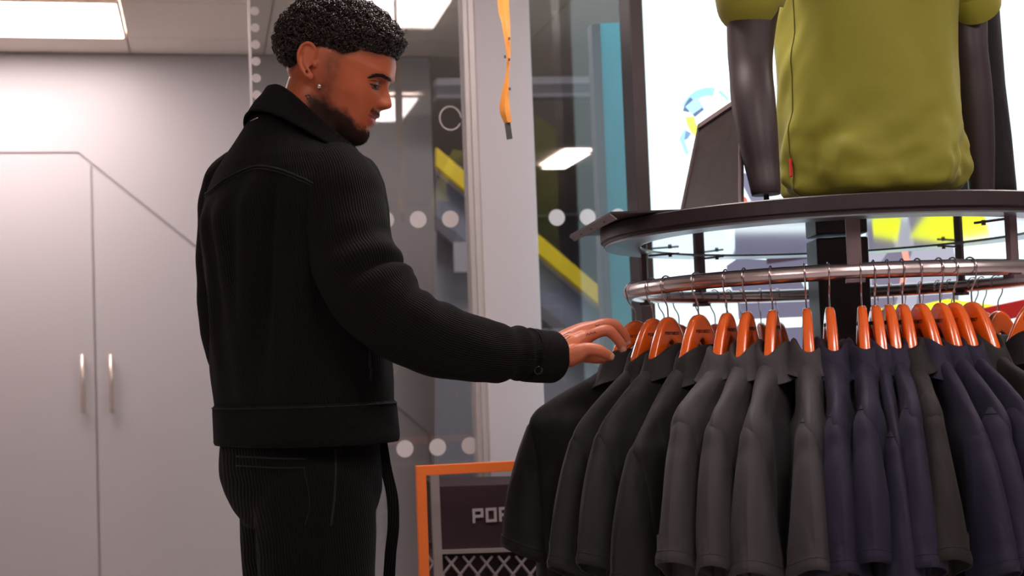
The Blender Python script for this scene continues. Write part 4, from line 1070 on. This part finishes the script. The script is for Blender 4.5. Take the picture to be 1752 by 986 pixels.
for v in np.concatenate([np.linspace(-15, 110, 50), np.linspace(111, 118.5, 8)]):
    rg = []
    for k in range(90):
        p, n_, t = hair_pt(2*pi*k/90, v)
        tt_ = (t*.74-1.5)+ (2.5*noise.noise(p*.09) if t > 5 else 0)
        q = p+n_*tt_; rg.append(HL(q.x, q.y, q.z))
    rings.append(rg)
m.loft(rings); hair = pobj(m, 'hair', M['hair'])
m = MB(); rh = random.Random(11); cnt = 0
while cnt < 5200:
    v = rh.uniform(-8, 118.9); th = rh.uniform(0, 2*pi)
    if rh.random() > interp(v, WD_)/74+.12: continue
    p, n_, t = hair_pt(th, v)
    if t < 2: continue
    if rh.random() > .35 and math.sin(th) > .3: continue        # fewer on the far side
    q = p+n_*(t*rh.uniform(.72, 1.0)); R_ = rh.uniform(3.0, 5.6)*(0.5+.5*min(1, t/14)); rr = rh.uniform(.6, 1.0)
    ax = (n_*rh.uniform(.3, 1.2)+Vector([rh.uniform(-.9, .9) for _ in range(3)])).normalized()
    e1 = ax.cross(Vector((.31, .77, .55))).normalized(); e2 = ax.cross(e1)
    a0 = rh.uniform(0, 6.28); turns = rh.uniform(.8, 1.7); pts = []
    for k in range(11):
        f = k/10; a = a0+turns*2*pi*f; pts.append(q+(e1*math.cos(a)+e2*math.sin(a))*R_*(1-.25*f)+ax*(f*R_*1.2-.6*R_))
    m.tube([HL(z.x, z.y, z.z) for z in pts], [rr*hs*(1-.5*abs(k/10-.5)) for k in range(11)], 4, cap=False); cnt += 1
ringl = pobj(m, 'ringlets', M['hair'], hair); ringl['kind'] = 'stuff'
# earring
eh, en = hit(547, 147, .002)
if eh:
    m = MB(); cc = eh+Uv*(-.001); pts = [cc+Uv*(.0052*math.cos(a))+(Rv*.35-Fv*.9).normalized()*(.0040*math.sin(a)) for a in np.linspace(0, 2*pi*.9, 20)]
    m.tube(pts, .0011, 8, flat=2.2); pobj(m, 'earring', M['silver'])
# tattoos: fine ink lines on neck and hand
m = MB()
for pts in ([(523, 162), (528, 172), (535, 180)], [(527, 161), (533, 170), (538, 176)], [(521, 165), (527, 163), (532, 166)], [(525, 170), (531, 168), (536, 172)], [(528, 176), (534, 174), (538, 179)], [(530, 162), (530, 170), (533, 178)]):
    stroke(pts, .0007, '', None, None, .0001, 8, mb_=m)
for pts in ([(957, 582), (964, 578), (972, 573)], [(957, 587), (965, 583), (976, 576)], [(960, 577), (967, 572), (976, 568)], [(1003, 575), (1005, 571), (1008, 573)], [(1009, 573), (1011, 569.5), (1014, 571.5)], [(1015, 571.5), (1017, 568), (1020, 570)], [(1018, 556), (1022, 558), (1025, 555)]):
    stroke(pts, .0006, '', None, None, .0001, 8, mb_=m)
if m.v: pobj(m, 'tattoo', mat('faded_ink', (.05, .03, .03), .7, var=.1))

# ---- jacket
JR = [(765, 522, .205, .140), (745, 522, .204, .140), (720, 520, .203, .139), (690, 518, .203, .139), (650, 515, .204, .140), (600, 513, .205, .140), (540, 511, .207, .141), (480, 509, .211, .143), (420, 505, .215, .146), (370, 501, .217, .146),
      (330, 500, .212, .138), (305, 500, .200, .130), (285, 501, .182, .122), (265, 503, .150, .110), (245, 506, .112, .098), (228, 510, .092, .087), (214, 514, .080, .080)]
def jring(py, grow=0., n=160, wr=1.0):
    T = JR[::-1]; a = interp(py, [(t[0], t[2]) for t in T]); b = interp(py, [(t[0], t[3]) for t in T]); cx = interp(py, [(t[0], t[1]) for t in T])
    c = P(cx, py, 2.6); z0 = P(512, py, 2.6).z; c = Vector((c.x, c.y, z0)); out = []
    for k in range(n):
        t = k*2*pi/n; ca, sa = math.cos(t), math.sin(t)
        x = (b+grow)*math.copysign(abs(ca)**.88, ca); y = (a+grow)*math.copysign(abs(sa)**.88, sa)
        deg = math.degrees(t)
        g = max(0, min(1, (690-py)/60))*max(0, min(1, (py-255)/70))*wr
        f = 1+0
        wv = 0
        for d0, w0, am, x0 in ((200, 7, .013, 300), (214, 5, -.011, 310), (183, 6, .010, 330), (236, 7, .007, 420), (252, 7, -.008, 420), (170, 6, -.005, 330), (165, 8, .006, 330)):
            dd_ = deg+(py-450)*.045*(1 if d0 > 190 else -.5)
            wv += am*math.exp(-((dd_-d0)/w0)**2)*max(0, min(1, (py-x0)/60))*max(0, min(1, (700-py)/200))
        wv += .005*noise.noise(Vector((ca*2.2, sa*2.2, py/90.)))*g
        wv *= 1.4; x += ca*wv*wr; y += sa*wv*wr
        tl = max(0, (300-py)/86.)**1.5
        out.append(c+DFW*x+DT*y+UP*(tl*(-.030-.046*ca+.020*ca*ca)))
    return out
pys = smooth_path([(t[0],) for t in JR], 110)[:, 0]
m = MB(); m.loft([jring(p) for p in pys if p <= 700]+[], cap=False); jacket = pobj(m, 'jacket', M['jacket'])
# waistband
m = MB(); R_ = [jring(p, g_, wr=.3) for p, g_ in ((692, -.004), (690, .001), (694, .0038), (705, .0045), (745, .0045), (754, .004), (758, .002), (755, -.004), (700, -.006))]
m.loft(R_, cap=False); pobj(m, 'waistband', M['jacket_band'], jacket)
m = MB(); rg = jring(694, .0042, wr=.3); m.tube(rg+[rg[0]], .0012, 6); pobj(m, 'band_stitching', M['seam'], jacket)
# yoke seam across the back
def jpt(deg, py, grow): 
    r = jring(py, grow, n=360); return r[int(deg) % 360]
sp_y = smooth_path([(130, 318, 0), (160, 322, 0), (185, 308, 0), (205, 302, 0), (222, 312, 0), (238, 330, 0), (250, 345, 0)], 40)
m = MB(); m.tube([jpt(a, b, .0015) for a, b, _ in sp_y], .0022, 6); pobj(m, 'yoke_seam', M['seam'], jacket)
m = MB(); m.tube([jpt(a, b+5, .0012) for a, b, _ in sp_y], .0012, 6); pobj(m, 'yoke_seam', M['seam'], jacket)
# front placket edge
m = MB(); m.tube([jpt(352, b, .002) for b in np.linspace(262, 690, 24)], .004, 6, flat=2.5); pobj(m, 'front_placket', M['jacket_band'], jacket)
# side pocket slit
m = MB(); m.tube([jpt(277+(b-590)*.02, b, .001) for b in np.linspace(590, 655, 10)], .0022, 6); pobj(m, 'pocket_opening', M['seam'], jacket)
# sleeves
def sleeve(pts, n, seg, wr, name):
    arr = smooth_path(pts, n); path = [P(a, b, y) for a, b, y, r in arr]; rad = [r for *_, r in arr]
    m = MB(); rings = []; prev = None
    for i, p in enumerate(path):
        t = (path[min(i+1, n-1)]-path[max(i-1, 0)]).normalized()
        a = Vector((1, 0, 0)) if prev is None else prev
        a = (a-t*a.dot(t)).normalized(); prev = a; b = t.cross(a); f = i/(n-1)
        rg = []
        for q in range(seg):
            an = q*2*pi/seg; dr = a*math.cos(an)+b*math.sin(an)
            w0 = wr(f, an, dr)
            rg.append(p+dr*(rad[i]+w0))
        rings.append(rg)
    m.loft(rings, cap=False); return pobj(m, name, M['jacket_sleeve'], jacket), rings
def wrn(f, an, dr):
    up = max(0, dr.dot(Vector((.3, -.3, .9)))); dn = max(0, -dr.z)
    w_ = .015*math.exp(-((f-.49)/.022)**2)*up+.015*math.exp(-((f-.56)/.018)**2)*up-.016*math.exp(-((f-.525)/.011)**2)*up
    w_ += .0050*math.sin(f*95+2*math.sin(an+1))*math.exp(-((f-.56)/.13)**2)*up
    w_ += .0030*noise.noise(Vector((math.cos(an)*1.6, math.sin(an)*1.6, f*9)))
    w_ += .0035*math.sin(f*120+1.5*math.sin(an))*math.exp(-((f-.90)/.05)**2)
    w_ += .004*noise.noise(Vector((math.cos(an)*.9+4, math.sin(an)*.9, f*16)))*(f > .15)
    return w_
sleeve_pts = [(556, 272, 2.53, .020), (562, 280, 2.515, .038), (572, 294, 2.49, .056), (582, 322, 2.465, .069), (589, 365, 2.45, .073), (597, 420, 2.43, .0745), (618, 475, 2.41, .0745), (655, 524, 2.395, .072), (705, 562, 2.395, .067), (765, 588, 2.43, .062), (835, 602, 2.49, .0545), (893, 606, 2.545, .0465), (912, 608, 2.56, .0455)]
sl_o, srings = sleeve(sleeve_pts, 130, 72, wrn, 'sleeve')
sleeve([(430, 285, 2.70, .03), (412, 300, 2.74, .055), (400, 340, 2.78, .066), (395, 420, 2.82, .067), (391, 500, 2.85, .064), (399, 580, 2.86, .061), (420, 640, 2.83, .054), (465, 690, 2.79, .044)], 70, 48, lambda f, an, dr: .004*noise.noise(Vector((math.cos(an), math.sin(an), f*12))), 'sleeve')
# cuff
def tube_obj(pts, n, seg, name, mt, par):
    arr = smooth_path(pts, n); m = MB(); m.tube([P(a, b, y) for a, b, y, r in arr], [r for *_, r in arr], seg, cap=False, up=(0, 0, 1)); return pobj(m, name, mt, par)
cuff = tube_obj([(897, 606.5, 2.548, .0448), (899, 607, 2.55, .0480), (905, 608, 2.555, .0485), (925, 610, 2.572, .0480), (943, 611, 2.587, .0475), (947, 611.3, 2.590, .0462), (947, 611.3, 2.590, .0425), (925, 610, 2.572, .0420)], 30, 56, 'cuff', M['jacket_band'], jacket)
bp_ = P(921, 633, 2.522)
m = MB()
nb_ = Vector((.1, -.93, -.35)).normalized(); e1 = nb_.cross(UP).normalized(); e2 = nb_.cross(e1)
m.loft([[bp_+nb_*h_+e1*(r_*math.cos(k*2*pi/24))+e2*(r_*math.sin(k*2*pi/24)) for k in range(24)] for h_, r_ in ((-.006, .0082), (.002, .0085), (.0035, .0078), (.0035, .006), (.0022, .0052), (.0022, .0008))])
pobj(m, 'button', M['button'], jacket)
# collar
NC = P(528, 201, 2.6)
ZU = (UP*1.0)
def colpt(ph, out, dz, sc_=1.0):
    c, s = math.cos(ph), math.sin(ph)
    rf = (.082 if c > 0 else .072)+out; rl = .077+out
    return NC+DFW*(rf*c)+DT*(rl*s)+UP*(-.042-.0585*c+.0285*c*c+dz)-DFW*0
secs = []
for ph in np.linspace(math.radians(-12), math.radians(348), 90):
    c = math.cos(ph); fr_k = max(0, c)
    leaf = .037+.014*fr_k
    secs.append([colpt(ph, -.010, -.050), colpt(ph, -.010, -.015), colpt(ph, -.006, .004), colpt(ph, 0.0, .010), colpt(ph, .008, .008), colpt(ph, .016, -.004), colpt(ph, .030, -leaf*.5), colpt(ph, .042, -leaf), colpt(ph, .046, -leaf-.004), colpt(ph, .043, -leaf-.007), colpt(ph, .032, -leaf+.004), colpt(ph, .010, -.030)])
m = MB(); m.loft([list(r) for r in secs], cap=True); pobj(m, 'collar', M['jacket_band'], jacket)
# small silver mark below the collar
def jhit(px, py):
    dgx = bpy.context.evaluated_depsgraph_get(); mw = world_of(jacket).inverted(); me = jacket.data
    b_ = BVHTree.FromPolygons([tuple(v.co) for v in me.vertices], [tuple(p.vertices) for p in me.polygons]); return b_.ray_cast(CAM, ray(px, py).normalized())
h0, h1 = jhit(429, 208), jhit(442, 202)
if h0[0] and h1[0]:
    m = MB(); m.tube([h0[0]+h0[1]*.001, h1[0]+h1[1]*.001], .0012, 6); pobj(m, 'metal_mark', M['silver'], jacket)
# ---- trousers
def hring(py, cx, a, b, n=96):
    c = P(cx, py, 2.6); z0 = P(512, py, 2.6).z; c.z = z0; out = []
    for k in range(n):
        t = k*2*pi/n; ca, sa = math.cos(t), math.sin(t)
        wv = .003*noise.noise(Vector((ca*2, sa*2, py/50.)))
        out.append(c+DFW*((b+wv)*math.copysign(abs(ca)**.9, ca))+DT*((a+wv)*math.copysign(abs(sa)**.9, sa)))
    return out
m = MB(); m.loft([hring(*q) for q in ((715, 512, .165, .125), (750, 512, .172, .128), (780, 511, .176, .131), (810, 513, .175, .131), (840, 517, .168, .126), (870, 521, .155, .115), (900, 524, .13, .095))])
for cx, Y, rr_ in ((541, 2.515, 1.0), (508, 2.685, 1.0)):
    t0 = P(cx, 800, Y); rgs = []
    for z, r_, dx in ((P(cx, 790, Y).z, .075, 0), (P(cx, 815, Y).z, .098, 0), (P(cx, 860, Y).z, .106, 0), (P(cx, 920, Y).z, .105, .0), (P(cx, 986, Y).z, .103, 0), (.6, .102, 0), (.4, .10, 0), (.2, .10, 0), (.07, .10, .0), (.035, .103, 0)):
        c = Vector((t0.x+dx, t0.y, z)); rgs.append([c+Vector((math.cos(k*2*pi/72), math.sin(k*2*pi/72), 0))*(r_+.005*math.sin(k*2*pi/72*3+z*6)+.004*noise.noise(Vector((math.cos(k*2*pi/72), math.sin(k*2*pi/72), z*9)))) for k in range(72)])
    m.loft(rgs, cap=True)
traw = pobj(m, 'tmp_trousers', M['trouser'])
rm = traw.modifiers.new('r', 'REMESH'); rm.mode = 'VOXEL'; rm.voxel_size = 0.006; rm.use_smooth_shade = True
sm_ = traw.modifiers.new('s', 'SMOOTH'); sm_.factor = .5; sm_.iterations = 14
bpy.context.view_layer.update()
dg = bpy.context.evaluated_depsgraph_get(); tme = bpy.data.meshes.new_from_object(traw.evaluated_get(dg)); tmx = traw.matrix_basis.copy()
bpy.data.objects.remove(traw, do_unlink=True); tme.name = 'trousers'; tme.materials.clear(); tme.materials.append(M['trouser'])
trous = bpy.data.objects.new('trousers', tme); C.objects.link(trous); trous.parent = person; trous.matrix_basis = tmx
uvl = tme.uv_layers.new(name='UVMap') if not tme.uv_layers else tme.uv_layers[0]
uvl.name = 'UVMap'
li = np.empty(len(tme.loops), dtype=np.int32); tme.loops.foreach_get('vertex_index', li); tc_ = np.empty(len(tme.vertices)*3); tme.vertices.foreach_get('co', tc_); tc_ = tc_.reshape(-1, 3)
uvl.data.foreach_set('uv', np.stack([tc_[:, 0]+.3*tc_[:, 1], tc_[:, 2]], 1)[li].astype(np.float32).ravel())
tb = BVHTree.FromPolygons([tuple(v.co) for v in trous.data.vertices], [tuple(p.vertices) for p in trous.data.polygons])
def tstroke(pts, r, name, off=.0008):
    q = []
    for x, y in smooth_path(pts, 16):
        h = tb.ray_cast(CAM, ray(x, y).normalized())
        if h[0]: q.append(h[0]+h[1]*off)
    if len(q) > 2:
        m = MB(); m.tube(q, r, 6); pobj(m, name, M['seam'], trous)
tstroke([(405, 781), (440, 783), (480, 785), (524, 786)], .0018, 'pocket_welt'); tstroke([(405, 797), (440, 799), (480, 801), (522, 801)], .0014, 'pocket_welt')
tstroke([(573, 768), (574, 800), (572, 850), (566, 900)], .0022, 'pocket_opening'); tstroke([(520, 800), (530, 860), (522, 900)], .0008, 'outer_seam')
arr = smooth_path([(652, 752, 0), (660, 800, 1), (671, 850, 2), (673, 900, 2.5), (668, 950, 3), (665, 1010, 3.4), (664, 1060, 3.8)], 40); rg = []
for x, y, tw in arr:
    c = P(x, y, 2.58); hw = .0105; d1 = Vector((math.cos(.5*math.sin(tw)), math.sin(.5*math.sin(tw)), 0)); n1 = Vector((-d1.y, d1.x, 0))*.0015
    rg.append([c-d1*hw-n1, c+d1*hw-n1, c+d1*hw+n1, c-d1*hw+n1])
m = MB(); m.loft(rg); m.obj('belt_strap', M['trouser'], trous)
# shoes
for cx, Y in ((541, 2.515), (508, 2.685)):
    t0 = P(cx, 800, Y); c = Vector((t0.x+.02, t0.y+.015, 0)); rgs = []
    for s_, w_, h_ in ((-.12, .02, .05), (-.10, .036, .075), (-.04, .042, .085), (.02, .045, .075), (.09, .050, .058), (.14, .045, .05), (.17, .03, .04), (.18, .01, .025)):
        rgs.append([c+DFW*s_+DT*(w_*math.cos(k*2*pi/20))+UP*(h_/2+.006+h_/2*math.sin(k*2*pi/20)) for k in range(20)])
    m = MB(); m.loft(rgs); pobj(m, 'shoe', M['shoe'])
